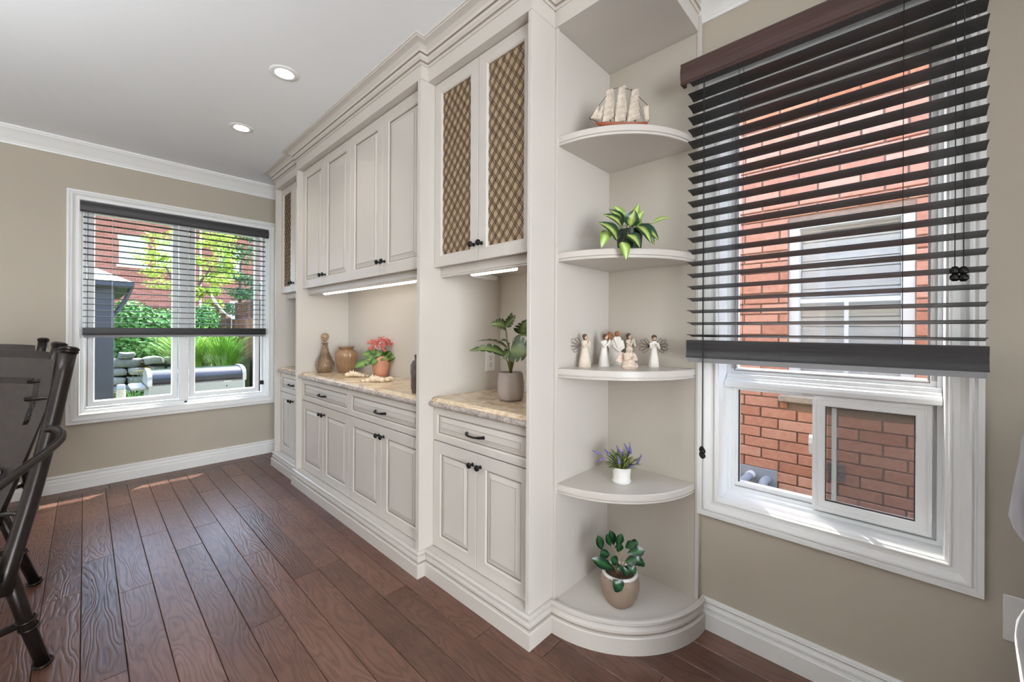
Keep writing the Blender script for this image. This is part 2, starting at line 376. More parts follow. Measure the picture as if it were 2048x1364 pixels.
# ------------------------------------------------------------------ mesh helpers
WM = {}                                     # world matrices of the empties
class MB:
    def __init__(s): s.v = []; s.f = []; s.mi = []; s.att = None
    def add(s, vs, fs, mi=0):
        o = len(s.v); s.v += [tuple(v) for v in vs]
        for f in fs: s.f.append(tuple(i + o for i in f)); s.mi.append(mi)
    def box(s, x0, x1, y0, y1, z0, z1, c=0.0, mi=0):
        if c <= 0:
            vs = [(x, y, z) for x in (x0, x1) for y in (y0, y1) for z in (z0, z1)]
            s.add(vs, [(0, 1, 3, 2), (4, 6, 7, 5), (0, 4, 5, 1), (2, 3, 7, 6), (0, 2, 6, 4), (1, 5, 7, 3)], mi); return
        X, Y, Z = (x0, x1), (y0, y1), (z0, z1); vs = []; ix = {}
        for i in (0, 1):
            for j in (0, 1):
                for k in (0, 1):
                    sx, sy, sz = 2*i-1, 2*j-1, 2*k-1
                    for a in range(3):
                        p = [X[i], Y[j], Z[k]]
                        for b, sg in ((0, sx), (1, sy), (2, sz)):
                            if b != a: p[b] -= c*sg
                        ix[(i, j, k, a)] = len(vs); vs.append(p)
        fs = []
        for i in (0, 1): fs.append([ix[(i, j, k, 0)] for j, k in ((0, 0), (1, 0), (1, 1), (0, 1))])
        for j in (0, 1): fs.append([ix[(i, j, k, 1)] for i, k in ((0, 0), (1, 0), (1, 1), (0, 1))])
        for k in (0, 1): fs.append([ix[(i, j, k, 2)] for i, j in ((0, 0), (1, 0), (1, 1), (0, 1))])
        for j in (0, 1):
            for k in (0, 1): fs.append([ix[(0, j, k, 1)], ix[(1, j, k, 1)], ix[(1, j, k, 2)], ix[(0, j, k, 2)]])
        for i in (0, 1):
            for k in (0, 1): fs.append([ix[(i, 0, k, 0)], ix[(i, 1, k, 0)], ix[(i, 1, k, 2)], ix[(i, 0, k, 2)]])
            for j in (0, 1): fs.append([ix[(i, j, 0, 0)], ix[(i, j, 1, 0)], ix[(i, j, 1, 1)], ix[(i, j, 0, 1)]])
        for i in (0, 1):
            for j in (0, 1):
                for k in (0, 1): fs.append([ix[(i, j, k, 0)], ix[(i, j, k, 1)], ix[(i, j, k, 2)]])
        s.add(vs, fs, mi)
    def loft(s, rings, cap=True, closed=True, mi=0):
        n = len(rings[0]); vs = [p for r in rings for p in r]; fs = []
        for i in range(len(rings)-1):
            for j in range(n if closed else n-1):
                a = i*n+j; b = i*n+(j+1) % n
                fs.append((a, b, b+n, a+n))
        if cap and closed: fs.append(tuple(range(n-1, -1, -1))); fs.append(tuple((len(rings)-1)*n+i for i in range(n)))
        s.add(vs, fs, mi)
    def lathe(s, prof, n=24, c=(0, 0, 0), mi=0, a0=0.0, a1=2*PI, rfun=None, cap=True):
        full = abs(a1-a0-2*PI) < 1e-6; m = n if full else n+1; rings = []
        for r, z in prof:
            ring = []
            for k in range(m):
                a = a0+(a1-a0)*k/n; rr = r*(rfun(a, z) if rfun else 1)
                ring.append((c[0]+rr*math.cos(a), c[1]+rr*math.sin(a), c[2]+z))
            rings.append(ring)
        s.loft(rings, cap and full, full, mi)
    def tube(s, path, r, n=8, closed=False, mi=0, cap=True):
        P = [Vector(p) for p in path]; rr = r if isinstance(r, (list, tuple)) else [r]*len(P)
        rings = []; prev = None; N = len(P)
        for i, p in enumerate(P):
            a = P[(i-1) % N] if (closed or i > 0) else p; b = P[(i+1) % N] if (closed or i < N-1) else p
            t = (b-a).normalized() if (b-a).length > 1e-9 else Vector((0, 0, 1))
            if prev is None:
                h = Vector((0, 0, 1)) if abs(t.z) < 0.9 else Vector((1, 0, 0)); u = t.cross(h).normalized()
            else:
                u = prev-t*prev.dot(t); u = u.normalized() if u.length > 1e-6 else t.orthogonal().normalized()
            prev = u; w = t.cross(u)
            rings.append([tuple(p+(u*math.cos(2*PI*k/n)+w*math.sin(2*PI*k/n))*rr[i]) for k in range(n)])
        if closed: rings.append(rings[0])
        s.loft(rings, cap and not closed, True, mi)
    def ball(s, c, r, n=10, m=7, sc=(1, 1, 1), mi=0):
        rings = []
        for i in range(m+1):
            t = PI*i/m; rr = max(math.sin(t), 0.02)
            rings.append([(c[0]+r*sc[0]*rr*math.cos(2*PI*k/n), c[1]+r*sc[1]*rr*math.sin(2*PI*k/n), c[2]-r*sc[2]*math.cos(t)) for k in range(n)])
        s.loft(rings, True, True, mi)
    def sweep(s, path, prof, up=(0, 0, 1), side=1, closed=False, mi=0, lines=()):
        """path: 3D points; prof: (a outward, b along up)."""
        P = [Vector(p) for p in path]; U = Vector(up); N = len(P); rings = []
        for i, p in enumerate(P):
            d0 = (p-P[i-1]).normalized() if (closed or i > 0) else None
            d1 = (P[(i+1) % N]-p).normalized() if (closed or i < N-1) else None
            n0 = d0.cross(U)*side if d0 else None; n1 = d1.cross(U)*side if d1 else None
            if n0 is None: o = n1
            elif n1 is None: o = n0
            else:
                o = (n0+n1); o = o/max(o.length_squared/2, 1e-6) if o.length > 1e-6 else n0
            rings.append([tuple(p+o*a+U*b) for a, b in prof])
        if closed: rings.append(rings[0])
        f0 = len(s.f); n = len(prof)
        s.loft(rings, not closed, True, mi)
        for i in range(len(rings)-1):
            for j in lines: s.mi[f0+i*n+j] = 1
    def prism(s, poly, lo, hi, axis, mi=0):
        """poly of 2D points extruded along an axis ('x': poly=(y,z), 'y': (x,z), 'z': (x,y))"""
        def mk(q, t): return {'x': (t, q[0], q[1]), 'y': (q[0], t, q[1]), 'z': (q[0], q[1], t)}[axis]
        s.loft([[mk(q, lo) for q in poly], [mk(q, hi) for q in poly]], True, True, mi)
    def xform(s, M):
        s.v = [tuple(M @ Vector(v)) for v in s.v]; return s
    def build(s, name, mats, parent=None, smooth=False, origin=None, angle=None):
        if not isinstance(mats, (list, tuple)): mats = [mats]
        me = bpy.data.meshes.new(name)
        off = Vector(origin) if origin is not None else Vector((0, 0, 0))
        me.from_pydata([tuple(Vector(v)-off) for v in s.v], [], s.f)
        for m in mats: me.materials.append(MAT[m] if isinstance(m, str) else m)
        me.polygons.foreach_set('material_index', s.mi)
        bm = bmesh.new(); bm.from_mesh(me); bmesh.ops.recalc_face_normals(bm, faces=bm.faces); bm.to_mesh(me); bm.free()
        if s.att:
            at = me.attributes.new('rib', 'FLOAT', 'POINT'); at.data.foreach_set('value', s.att)
        if smooth:
            me.polygons.foreach_set('use_smooth', [True]*len(me.polygons))
            if angle: me.set_sharp_from_angle(angle=math.radians(angle))
        me.update()
        o = bpy.data.objects.new(name, me); COL.objects.link(o); o.location = off
        if parent is not None: attach(o, parent)
        return o

def attach(o, parent):
    o.parent = parent
    o.matrix_parent_inverse = WM.get(parent.name, Matrix.Translation(parent.location)).inverted() if parent.type == 'EMPTY' else Matrix.Translation(parent.location).inverted()
def empty(name, loc, rz=0.0):
    o = bpy.data.objects.new(name, None); COL.objects.link(o); o.location = loc; o.rotation_euler = (0, 0, rz)
    o.empty_display_size = 0.05
    WM[o.name] = Matrix.Translation(Vector(loc)) @ Matrix.Rotation(rz, 4, 'Z')
    return o
def tag(o, label, cat, group=None):
    o['label'] = label; o['category'] = cat
    if group: o['group'] = group
    return o
def structure(o):
    o['kind'] = 'structure'; return o
def local_root(name, loc, rz=0.0):
    """an empty whose parts are modelled in local coordinates (no inverse)"""
    o = empty(name, loc, rz); WM[o.name] = Matrix.Identity(4); return o
def copy_tree(o, parent=None):
    c = o.copy(); COL.objects.link(c)
    if parent is not None: c.parent = parent; c.matrix_parent_inverse = o.matrix_parent_inverse.copy()
    for ch in o.children: copy_tree(ch, c)
    return c
def L(p, r, u, d):
    """point at r metres to the camera's right, u up, d towards the camera of p"""
    return Vector(p)+R0*r+UPZ*u-FWD*d

# ------------------------------------------------------------------ room shell
WY, WX, CEIL = 0.02, -0.016, 2.675
XE, YS = 7.6, -5.2
W2 = dict(x0=4.042, x1=4.697, z0=0.55, z1=2.235)            # side window opening
W1 = dict(y0=-1.824, y1=-0.524, z0=0.575, z1=2.24)          # end window opening
T = 0.2
m = MB(); m.box(WX-T, XE+T, YS-T, WY+T, -0.20, -0.012)
floor = structure(m.build('floor', 'floor_gap'))
m = MB(); m.box(WX-T, XE+T, YS-T, WY+T, CEIL, CEIL+0.15)
ceiling = structure(m.build('ceiling', 'ceiling'))
m = MB()
m.box(WX, W2['x0'], WY, WY+T, -0.012, CEIL); m.box(W2['x1'], XE, WY, WY+T, -0.012, CEIL)
m.box(W2['x0'], W2['x1'], WY, WY+T, -0.012, W2['z0']); m.box(W2['x0'], W2['x1'], WY, WY+T, W2['z1'], CEIL)
structure(m.build('wall_right', 'wall'))
m = MB()
m.box(WX-T, WX, YS, W1['y0'], -0.012, CEIL); m.box(WX-T, WX, W1['y1'], WY+T, -0.012, CEIL)
m.box(WX-T, WX, W1['y0'], W1['y1'], -0.012, W1['z0']); m.box(WX-T, WX, W1['y0'], W1['y1'], W1['z1'], CEIL)
structure(m.build('wall_back', 'wall'))
m = MB(); m.box(WX-T, XE+T, YS-T, YS, -0.012, CEIL); structure(m.build('wall_left', 'wall'))
m = MB(); m.box(XE, XE+T, YS, WY+T, -0.012, CEIL); structure(m.build('wall_front', 'wall'))
m = MB(); m.box(6.0, 6.12, -1.30, WY, -0.012, CEIL); structure(m.build('wall_light_blocker', 'wall'))  # unseen partition added to block fill light from the right wall
# unseen door frames, put in behind the camera to go with the area lights
for i, (nm, pts, up) in enumerate((('unseen_door_1', [(XE-0.005, -3.55, 0), (XE-0.005, -1.65, 0), (XE-0.005, -1.65, 2.28), (XE-0.005, -3.55, 2.28)], (-1, 0, 0)),
                                   ('unseen_door_2', [(3.35, YS+0.005, 0), (0.05, YS+0.005, 0), (0.05, YS+0.005, 2.28), (3.35, YS+0.005, 2.28)], (0, 1, 0)))):
    m = MB(); m.sweep(pts, [(0, 0), (0.08, 0), (0.08, 0.03), (0, 0.03)], up, 1, True)
    structure(m.build(nm, 'trim'))

# unseen eave, added and sized to clip the sun through the end window
m = MB(); m.prism([(-0.22, 2.42), (-0.68, 2.38), (-0.68, 2.52), (-0.22, 2.75)], -6.0, 0.9, 'y')
structure(m.build('sun_blocker_eave', 'soffit'))

# floor planks
PW = 0.1215
known = {-2: [1.795], -1: [1.456], 0: [1.938], 1: [1.313], 2: [1.655], 3: [1.40], 4: [1.992], 5: [1.265], 6: [2.40], 7: [1.315, 2.85], 8: [2.1], 9: [3.606]}
rp = random.Random(3)
y = -1.804 - PW*28
row = -29
nplank = 0
BX = 0.142
while y < WY-0.005:
    ya, yb = max(y, YS), min(y+PW, WY)
    if yb-ya > 0.01:
        js = list(known.get(row, [BX+rp.uniform(0.5, 1.6)]))
        if row in known and js[0]-BX > 1.5: js.insert(0, BX+rp.uniform(0.35, 0.7))
        while js[-1] < XE-0.5: js.append(js[-1]+rp.uniform(0.95, 1.75))
        js = [BX]+[j for j in js if j < XE-0.25]+[XE]
        for a, b in zip(js[:-1], js[1:]):
            m = MB(); dz = rp.uniform(-0.0006, 0.0004)
            m.box(a+0.0008, b-0.0008, ya+0.0009, yb-0.0009, -0.012, dz, 0.0016)
            m.build('plank', 'floor', floor, origin=((a+b)/2, (ya+yb)/2, -0.006)); nplank += 1
    y += PW; row += 1
for a, b in ((-5.2, -3.6), (-3.6, -2.4), (-2.4, -1.66), (-1.66, -0.6), (-0.6, 0.02)):
    m = MB(); m.box(WX, BX-0.001, a+0.001, b-0.001, -0.012, 0.0, 0.0016)
    m.build('plank', 'floor', floor, origin=((WX+BX)/2, (a+b)/2, -0.006))

# baseboards and crown
BB = [(0, 0), (0.020, 0), (0.020, 0.066), (0.017, 0.071), (0.008, 0.0715), (0.008, 0.075), (0.013, 0.081), (0.013, 0.090),
      (0.004, 0.106), (0.004, 0.109), (0.012, 0.110), (0.0145, 0.115), (0.012, 0.119), (0.012, 0.122), (0.005, 0.126), (0, 0.127)]
m = MB(); m.sweep([(WX, YS+0.001, 0), (WX, WY-0.002, 0)], BB); structure(m.build('baseboard_back', 'trim'))
m = MB(); m.sweep([(3.9855, WY, 0), (XE-0.001, WY, 0)], BB); structure(m.build('baseboard_right', 'trim'))
CR = [(0, 2.557), (0.010, 2.557), (0.012, 2.570), (0.016, 2.574), (0.018, 2.580), (0.028, 2.592), (0.044, 2.615), (0.066, 2.640), (0.080, 2.650), (0.084, 2.658), (0.090, 2.662), (0.090, 2.6745), (0, 2.6745)]
m = MB(); m.sweep([(WX, YS+0.001, 0), (WX, WY, 0), (XE-0.001, WY, 0)], CR); structure(m.build('trim_1', 'trim', smooth=True, angle=25))

# ------------------------------------------------------------------ windows
CASE = [(0, 0), (0, 0.012), (0.003, 0.016), (0.007, 0.016), (0.0085, 0.009), (0.012, 0.0085), (0.024, 0.010), (0.034, 0.016), (0.041, 0.024),
        (0.047, 0.025), (0.0505, 0.021), (0.053, 0.0155), (0.056, 0.0165), (0.059, 0.024), (0.072, 0.024), (0.072, 0)]
# side window
w2 = structure(empty('window_2', (4.37, WY, W2['z0'])))
x0, x1, z0, z1 = W2['x0'], W2['x1'], W2['z0'], W2['z1']
m = MB(); m.sweep([(x0, WY, z0), (x1, WY, z0), (x1, WY, z1), (x0, WY, z1)], [(a, b) for a, b in CASE], (0, -1, 0), 1, True)
m.build('casing', 'trim', w2, True, angle=14)
m = MB()
for bx in ((x0, x0+0.006, WY-0.004, WY+T-0.002, z0, z1), (x1-0.006, x1, WY-0.004, WY+T-0.002, z0, z1), (x0+0.006, x1-0.006, WY-0.004, WY+T-0.002, z0, z0+0.004), (x0+0.006, x1-0.006, WY-0.004, WY+T-0.002, z1-0.006, z1)):
    m.box(*bx)
m.build('jamb', 'vinyl', w2)
# vinyl main frame with stepped profile
fx0, fx1, fz0, fz1 = x0+0.006, x1-0.006, z0+0.004, z1-0.006
FY = 0.125
m = MB()
m.sweep([(fx0, FY, fz0), (fx1, FY, fz0), (fx1, FY, fz1), (fx0, FY, fz1)],
        [(0, 0), (-0.012, 0), (-0.012, -0.018), (-0.026, -0.018), (-0.026, -0.034), (-0.032, -0.034), (-0.032, -0.07), (0, -0.07)], (0, -1, 0), 1, True)
m.build('frame', 'vinyl', w2)
# meeting rail between upper light and slider
m = MB(); m.prism([(0.20, 1.012), (0.095, 1.012), (0.085, 1.016), (0.083, 1.030), (0.088, 1.040), (0.104, 1.044), (0.104, 1.052), (0.116, 1.053), (0.116, 1.066), (0.136, 1.068), (0.136, 1.088), (0.20, 1.09)], fx0+0.002, fx1-0.002, 'x')
m.build('transom_rail', 'vinyl', w2)
m = MB(); m.box(fx0+0.026, fx1-0.026, 0.158, 0.162, 1.086, fz1-0.026); m.build('pane', 'glass', w2)
m = MB(); m.sweep([(4.080, 0.150, 1.086), (4.657, 0.150, 1.086), (4.657, 0.150, 2.20), (4.080, 0.150, 2.20)], [(0, 0), (0.006, 0), (0.006, 0.016), (0, 0.012)], (0, -1, 0), 1, True)
m.build('glazing_gasket', 'vent', w2)
# lower fixed light on the left
m = MB(); m.sweep([(4.072, 0.150, 0.585), (4.375, 0.150, 0.585), (4.375, 0.150, 1.012), (4.072, 0.150, 1.012)], [(0, 0), (-0.016, 0), (-0.016, -0.03), (0, -0.03)], (0, -1, 0), 1, True)
m.build('fixed_sash', 'vinyl', w2)
m = MB(); m.box(4.088, 4.36, 0.162, 0.166, 0.60, 0.997); m.build('pane', 'glass', w2)
m = MB(); m.box(4.0875, 4.0915, 0.149, 0.160, 0.601, 0.998); m.build('glazing_gasket', 'dark_slot', w2)
# sliding sash on the right, in front
m = MB(); m.sweep([(4.350, 0.115, 0.577), (4.668, 0.115, 0.577), (4.668, 0.115, 1.008), (4.350, 0.115, 1.008)],
                  [(0, 0), (-0.012, 0), (-0.013, 0.003), (-0.016, 0.003), (-0.017, 0), (-0.036, 0), (-0.039, -0.004), (-0.039, -0.03), (0, -0.03)], (0, -1, 0), 1, True)
sash = m.build('sliding_sash', 'vinyl', w2)
m = MB(); m.box(4.389, 4.63, 0.128, 0.131, 0.616, 0.969); m.build('pane', 'glass', w2)
m = MB(); m.sweep([(4.389, 0.1195, 0.616), (4.629, 0.1195, 0.616), (4.629, 0.1195, 0.969), (4.389, 0.1195, 0.969)], [(0, 0), (-0.003, 0), (-0.003, -0.009), (0, -0.009)], (0, -1, 0), 1, True)
m.build('glazing_gasket', 'dark_slot', w2)
m = MB(); m.box(4.405, 4.418, 0.150, 0.168, 0.60, 1.0); m.build('screen_stile', 'vinyl', w2)
m = MB(); m.box(4.39, 4.66, 0.172, 0.174, 0.585, 1.01); m.build('insect_screen', 'screen', w2)
m = MB(); m.prism([(0.148, 0.775), (0.130, 0.79), (0.124, 0.82), (0.130, 0.842), (0.148, 0.85)], 4.337, 4.350, 'x'); m.build('sash_latch', 'white_plastic', w2)

# end window with two casements
w1 = structure(empty('window_1', (WX, -1.17, W1['z0'])))
y0, y1, z0, z1 = W1['y0'], W1['y1'], W1['z0'], W1['z1']
m = MB(); m.sweep([(WX, y0, z0), (WX, y1, z0), (WX, y1, z1), (WX, y0, z1)], CASE, (1, 0, 0), 1, True)
m.build('casing', 'trim', w1, True, angle=14)
m = MB()
for bx in ((WX-T+0.002, WX+0.004, y0, y0+0.006, z0, z1), (WX-T+0.002, WX+0.004, y1-0.006, y1, z0, z1), (WX-T+0.002, WX+0.004, y0+0.006, y1-0.006, z0, z0+0.006), (WX-T+0.002, WX+0.004, y0+0.006, y1-0.006, z1-0.006, z1)): m.box(*bx)
m.build('jamb', 'vinyl', w1)
m = MB(); m.sweep([(-0.06, y0+0.006, z0+0.006), (-0.06, y1-0.006, z0+0.006), (-0.06, y1-0.006, z1-0.006), (-0.06, y0+0.006, z1-0.006)],
                  [(0, 0.02), (-0.018, 0.02), (-0.024, 0.0), (-0.032, 0.0), (-0.032, -0.07), (0, -0.07)], (1, 0, 0), 1, True)
m.build('frame', 'vinyl', w1)
m = MB(); m.box(-0.13, -0.052, -1.215, -1.150, z0+0.03, z1-0.03, 0.004); m.build('mullion', 'vinyl', w1)
for a, b in ((-1.785, -1.215), (-1.150, -0.562)):
    g0, g1 = (-1.742, -1.266) if a < -1.5 else (-1.099, -0.630)
    m = MB(); pr = [(0, 0), (0.004, 0.012), (0.028, 0.014), (0.032, 0.0), (0.03, -0.03), (0, -0.03)]
    pts = [(-0.085, g0, 0.664), (-0.085, g1, 0.664), (-0.085, g1, 2.155), (-0.085, g0, 2.155)]
    m.sweep(pts, [(p*1.35, q) for p, q in pr], (1, 0, 0), 1, True); s_ = m.build('casement_sash', 'vinyl', w1)
    m = MB(); m.box(-0.102, -0.098, g0-0.003, g1+0.003, 0.66, 2.16); p_ = m.build('pane', 'glass', w1)
m = MB(); m.box(-0.062, -0.040, -1.18, -1.162, 0.585, 0.60); m.build('crank', 'vinyl', w1)

# ------------------------------------------------------------------ blinds
def blind(name, label, loc, rz, half, zs, sw, tilt, vz, vy, vhalf, railz, vm, ladders, cords, returns):
    """local x along the window, y to the room"""
    o = local_root(name, loc, rz); tag(o, label, 'blind', 'charcoal slatted window blinds')
    n = 6; prof = []
    for k in range(n+1):
        t = -1+2*k/n; prof.append((t*sw/2, 0.0022*(1-t*t)))
    poly = [(a, b+0.0012) for a, b in prof]+[(a, b-0.0012) for a, b in reversed(prof)]
    sm = MB(); sm.prism(poly, -half, half, 'x'); me = None
    for z in zs:
        if me is None:
            s_ = sm.build('slat', 'slat', o, True, angle=40); me = s_.data
        else:
            s_ = bpy.data.objects.new('slat', me); COL.objects.link(s_); s_.parent = o
        s_.location = (0, 0, z); s_.rotation_euler = (tilt, 0, 0)
    v0, v1 = vz; ya = vy
    m = MB(); pr = [(ya, v0), (ya+0.010, v0-0.002), (ya+0.013, v0+0.004), (ya+0.010, v0+0.010), (ya+0.016, v0+0.03), (ya+0.016, v0+0.055), (ya+0.011, v1-0.012), (ya+0.013, v1-0.004), (ya+0.008, v1), (ya, v1)]
    m.prism(pr, -vhalf, vhalf, 'x'); m.build('valance', vm, o, True, angle=30)
    if returns:
        for sx in (-1, 1):
            m = MB(); xa = sx*vhalf; m.box(min(xa, xa-sx*0.012), max(xa, xa-sx*0.012), 0.004, ya, v0, v1); m.build('valance_return', vm, o)
    m = MB(); m.box(-half, half, -sw/2+0.004, sw/2-0.004, v0+0.012, v1-0.004); m.build('headrail', 'slat', o)
    r0, r1 = railz
    m = MB(); a = sw/2
    m.prism([(-a, r1), (a, r1), (a+0.001, r1-0.012), (a-0.002, (r0+r1)/2), (a+0.001, r0+0.010), (a+0.006, r0), (-a-0.003, r0), (-a, r0+0.02)], -half-0.002, half+0.002, 'x')
    m.build('bottom_rail', 'slat', o, True, angle=25)
    m = MB(); m.prism([(a+0.005, r0), (a-0.004, r0-0.018), (-a, r0-0.018), (-a-0.002, r0)], -half+0.002, half-0.004, 'x'); m.build('rail_base', 'rail_under', o)
    for lx in ladders:
        m = MB()
        for yy in (-sw/2-0.001, sw/2+0.001):
            m.tube([(lx, yy, r1), (lx, yy, v0+0.01)], 0.0009, 4)
        for z in zs: m.tube([(lx, -sw/2, z-0.002), (lx, sw/2, z-0.002)], 0.0008, 4)
        m.build('ladder_cord', vm if False else ('cord_white' if returns is False else 'cord'), o)
    for lx, zt, dy in cords:
        m = MB(); m.tube([(lx, sw/2+dy, v0), (lx, sw/2+dy, zt)], 0.0013, 5); c_ = m.build('lift_cord', 'cord', o)
        m = MB(); m.lathe([(0.002, 0.002), (0.006, 0), (0.0105, -0.008), (0.0105, -0.016), (0.006, -0.02), (0.0105, -0.025), (0.0105, -0.034), (0.005, -0.04)], 8, (lx, sw/2+dy, zt)); m.build('tassel', 'black_metal', o, True, angle=40)
    return o
zs2 = [1.230+0.0487*i for i in range(21)]
b2 = blind('window_blind', 'wide dark slatted blind with brown wood valance over the side window by the corner shelves', (4.364, -0.085, 0), PI, 0.399,
      zs2, 0.060, math.radians(8), (2.250, 2.335), 0.030, 0.425, (1.142, 1.212), 'valance', (-0.231, 0.212), [(-0.336, 1.432, 0.008), (-0.352, 1.430, 0.012), (0.335, 0.795, 0.010), (0.329, 0.792, 0.018)], True)
zs1 = [1.287+0.0486*i for i in range(18)]
b1 = blind('window_blind', 'charcoal slatted blind lowered halfway inside the end window facing the garden', (-0.016, -1.180, 0), -PI/2, 0.628,
      zs1, 0.050, math.radians(2), (2.150, 2.233), 0.026, 0.646, (1.19, 1.25), 'valance_grey', (0.465, -0.012, -0.489), [(-0.588, 0.735, 0.002), (-0.602, 0.735, 0.006)], False)

# ------------------------------------------------------------------ built-in cabinets
def face_panel(x0, x1, z0, z1, y, stile=0.055, kind='raised'):
    """cabinet door or drawer face looking towards -y, with moulded recess"""
    m = MB(); th = 0.02
    rings = [(0, th, 0), (0, 0.0015, 0), (0.0015, 0, 0), (stile, 0, 0), (stile+0.003, 0.0015, 0), (stile+0.0065, 0.0055, 0), (stile+0.0095, 0.0095, 1), (stile+0.0115, 0.0095, 1)]
    if kind == 'raised':
        rings += [(stile+0.0165, 0.0095, 0), (stile+0.018, 0.0085, 0), (stile+0.036, 0.0026, 0), (stile+0.0375, 0.0012, 1), (stile+0.039, 0.0012, 0)]
    elif kind == 'flat':
        rings += [(stile+0.018, 0.0085, 0), (stile+0.0195, 0.0075, 1), (stile+0.021, 0.0065, 0), (stile+0.032, 0.0045, 0)]
    if kind == 'open': rings = rings[:6]+[(stile+0.008, 0.0065, 0), (stile+0.008, th, 0)]
    vs = []; n = len(rings)
    for ins, d, _ in rings:
        vs += [(x0+ins, y+d, z0+ins), (x1-ins, y+d, z0+ins), (x1-ins, y+d, z1-ins), (x0+ins, y+d, z1-ins)]
    for i in range(n-1):
        o = i*4
        m.add([vs[o+k] for k in range(8)], [(k, (k+1) % 4, 4+(k+1) % 4, 4+k) for k in range(4)], rings[i+1][2])
    if kind != 'open':
        m.add(vs[-4:], [(0, 1, 2, 3)], 0); m.add(vs[:4], [(0, 1, 2, 3)], 0)
    else:
        # back ring
        m.add(vs[:4]+vs[-4:], [(k, (k+1) % 4, 4+(k+1) % 4, 4+k) for k in range(4)], 0)
    return m
def knob(parent, x, y, z):
    m = MB(); m.lathe([(0.009, 0), (0.009, 0.003), (0.005, 0.006), (0.0045, 0.013), (0.008, 0.016), (0.0135, 0.020), (0.0145, 0.025), (0.012, 0.030), (0.008, 0.031), (0.006, 0.029), (0.0015, 0.030)], 14)
    m.xform(Matrix.Translation((x, y, z)) @ Matrix.Rotation(PI/2, 4, 'X'))
    o = m.build('knob', 'black_metal', None, True, angle=50); attach2(o, parent); return o
def attach2(o, parent):
    o.parent = parent; o.matrix_parent_inverse = PINV[parent.name]
PINV = {}
def part(m, name, mats, parent, **kw):
    """mesh in world coordinates under an empty (or under a part of it)"""
    o = m.build(name, mats, None, **kw)
    if parent.type == 'EMPTY': attach(o, parent)
    else: attach2(o, parent)
    PINV[o.name] = Matrix.Identity(4)
    return o
def pull(parent, x, y, z, w=0.060):
    m = MB(); path = []
    for k in range(13):
        t = -1+2*k/12; path.append((x+t*w, y-0.006-0.020*(1-abs(t)**3.0), z-0.003*(1-t*t)))
    m.tube(path, [0.0050 if 2 < k < 10 else 0.0062 for k in range(13)], 8)
    for s_ in (-1, 1): m.lathe([(0.008, 0), (0.008, 0.004), (0.0055, 0.008), (0.005, 0.012)], 10); 
    mm = MB(); mm.tube(path, [0.0047 if 2 < k < 10 else 0.0065 for k in range(13)], 8)
    for s_ in (-1, 1): mm.tube([(x+s_*w, y, z), (x+s_*w, y-0.010, z-0.001)], [0.008, 0.006], 10)
    o = mm.build('pull_handle', 'black_metal', None, True, angle=50); attach2(o, parent)
def lattice_door(parent, x0, x1, z0, z1, y, kx, kz, stile=0.052):
    d = part(face_panel(x0, x1, z0, z1, y, stile, 'open'), 'door', ['cab', 'glaze'], parent)
    a0, a1, b0, b1 = x0+stile+0.006, x1-stile-0.006, z0+stile+0.006, z1-stile-0.006
    m = MB(); m.box(a0, a1, y+0.013, y+0.016, b0, b1); o = m.build('fabric_backing', 'lattice_back'); attach2(o, d)
    m = MB(); px, pz = 0.048, 0.064
    sl = pz/px; yy = y+0.0095; w = 0.0011
    def clip(c, sgn):
        # line z = c + sgn*sl*(x-a0)
        pts = []
        for xx in (a0, a1):
            zz = c+sgn*sl*(xx-a0)
            if b0 <= zz <= b1: pts.append((xx, zz))
        for zz in (b0, b1):
            xx = a0+(zz-c)/(sgn*sl)
            if a0 < xx < a1: pts.append((xx, zz))
        return pts[:2] if len(pts) >= 2 else None
    for sgn in (-1, 1):
        c = b0-(b1-b0)-0.6
        while c < b1+0.6:
            for off in (-0.0058, 0.0058):
                q = clip(c+off*1.35, sgn)
                if q: m.tube([(q[0][0], yy+0.001*sgn, q[0][1]), (q[1][0], yy+0.001*sgn, q[1][1])], 0.0013, 5, cap=False)
            c += pz
    o = m.build('wire_lattice', 'lattice_wire'); attach2(o, d)
    knob(d, kx, y, kz); return d

PL = [(0, 0), (0.021, 0), (0.021, 0.063), (0.018, 0.068), (0.008, 0.0685), (0.008, 0.0715), (0.014, 0.079), (0.0135, 0.088), (0.003, 0.104),
      (0.003, 0.1075), (0.014, 0.1085), (0.0165, 0.1125), (0.014, 0.1165), (0.0185, 0.118), (0.0185, 0.122), (0.010, 0.126), (0, 0.126)]
CC = [(0, 2.590), (0.006, 2.590), (0.0075, 2.5945), (0.012, 2.597), (0.014, 2.606), (0.012, 2.614), (0.020, 2.620), (0.024, 2.628), (0.022, 2.632), (0.028, 2.636), (0.034, 2.646), (0.050, 2.657), (0.066, 2.6615), (0.078, 2.6625), (0.080, 2.6655), (0.087, 2.667), (0.087, 2.6745), (0, 2.6745)]
Z_D0, Z_D1, Z_W0, Z_W1, Z_C0, Z_C1, Z_U0, Z_U1, Z_H0 = 0.130, 0.6735, 0.679, 0.846, 0.853, 0.897, 1.572, 2.517, 2.521
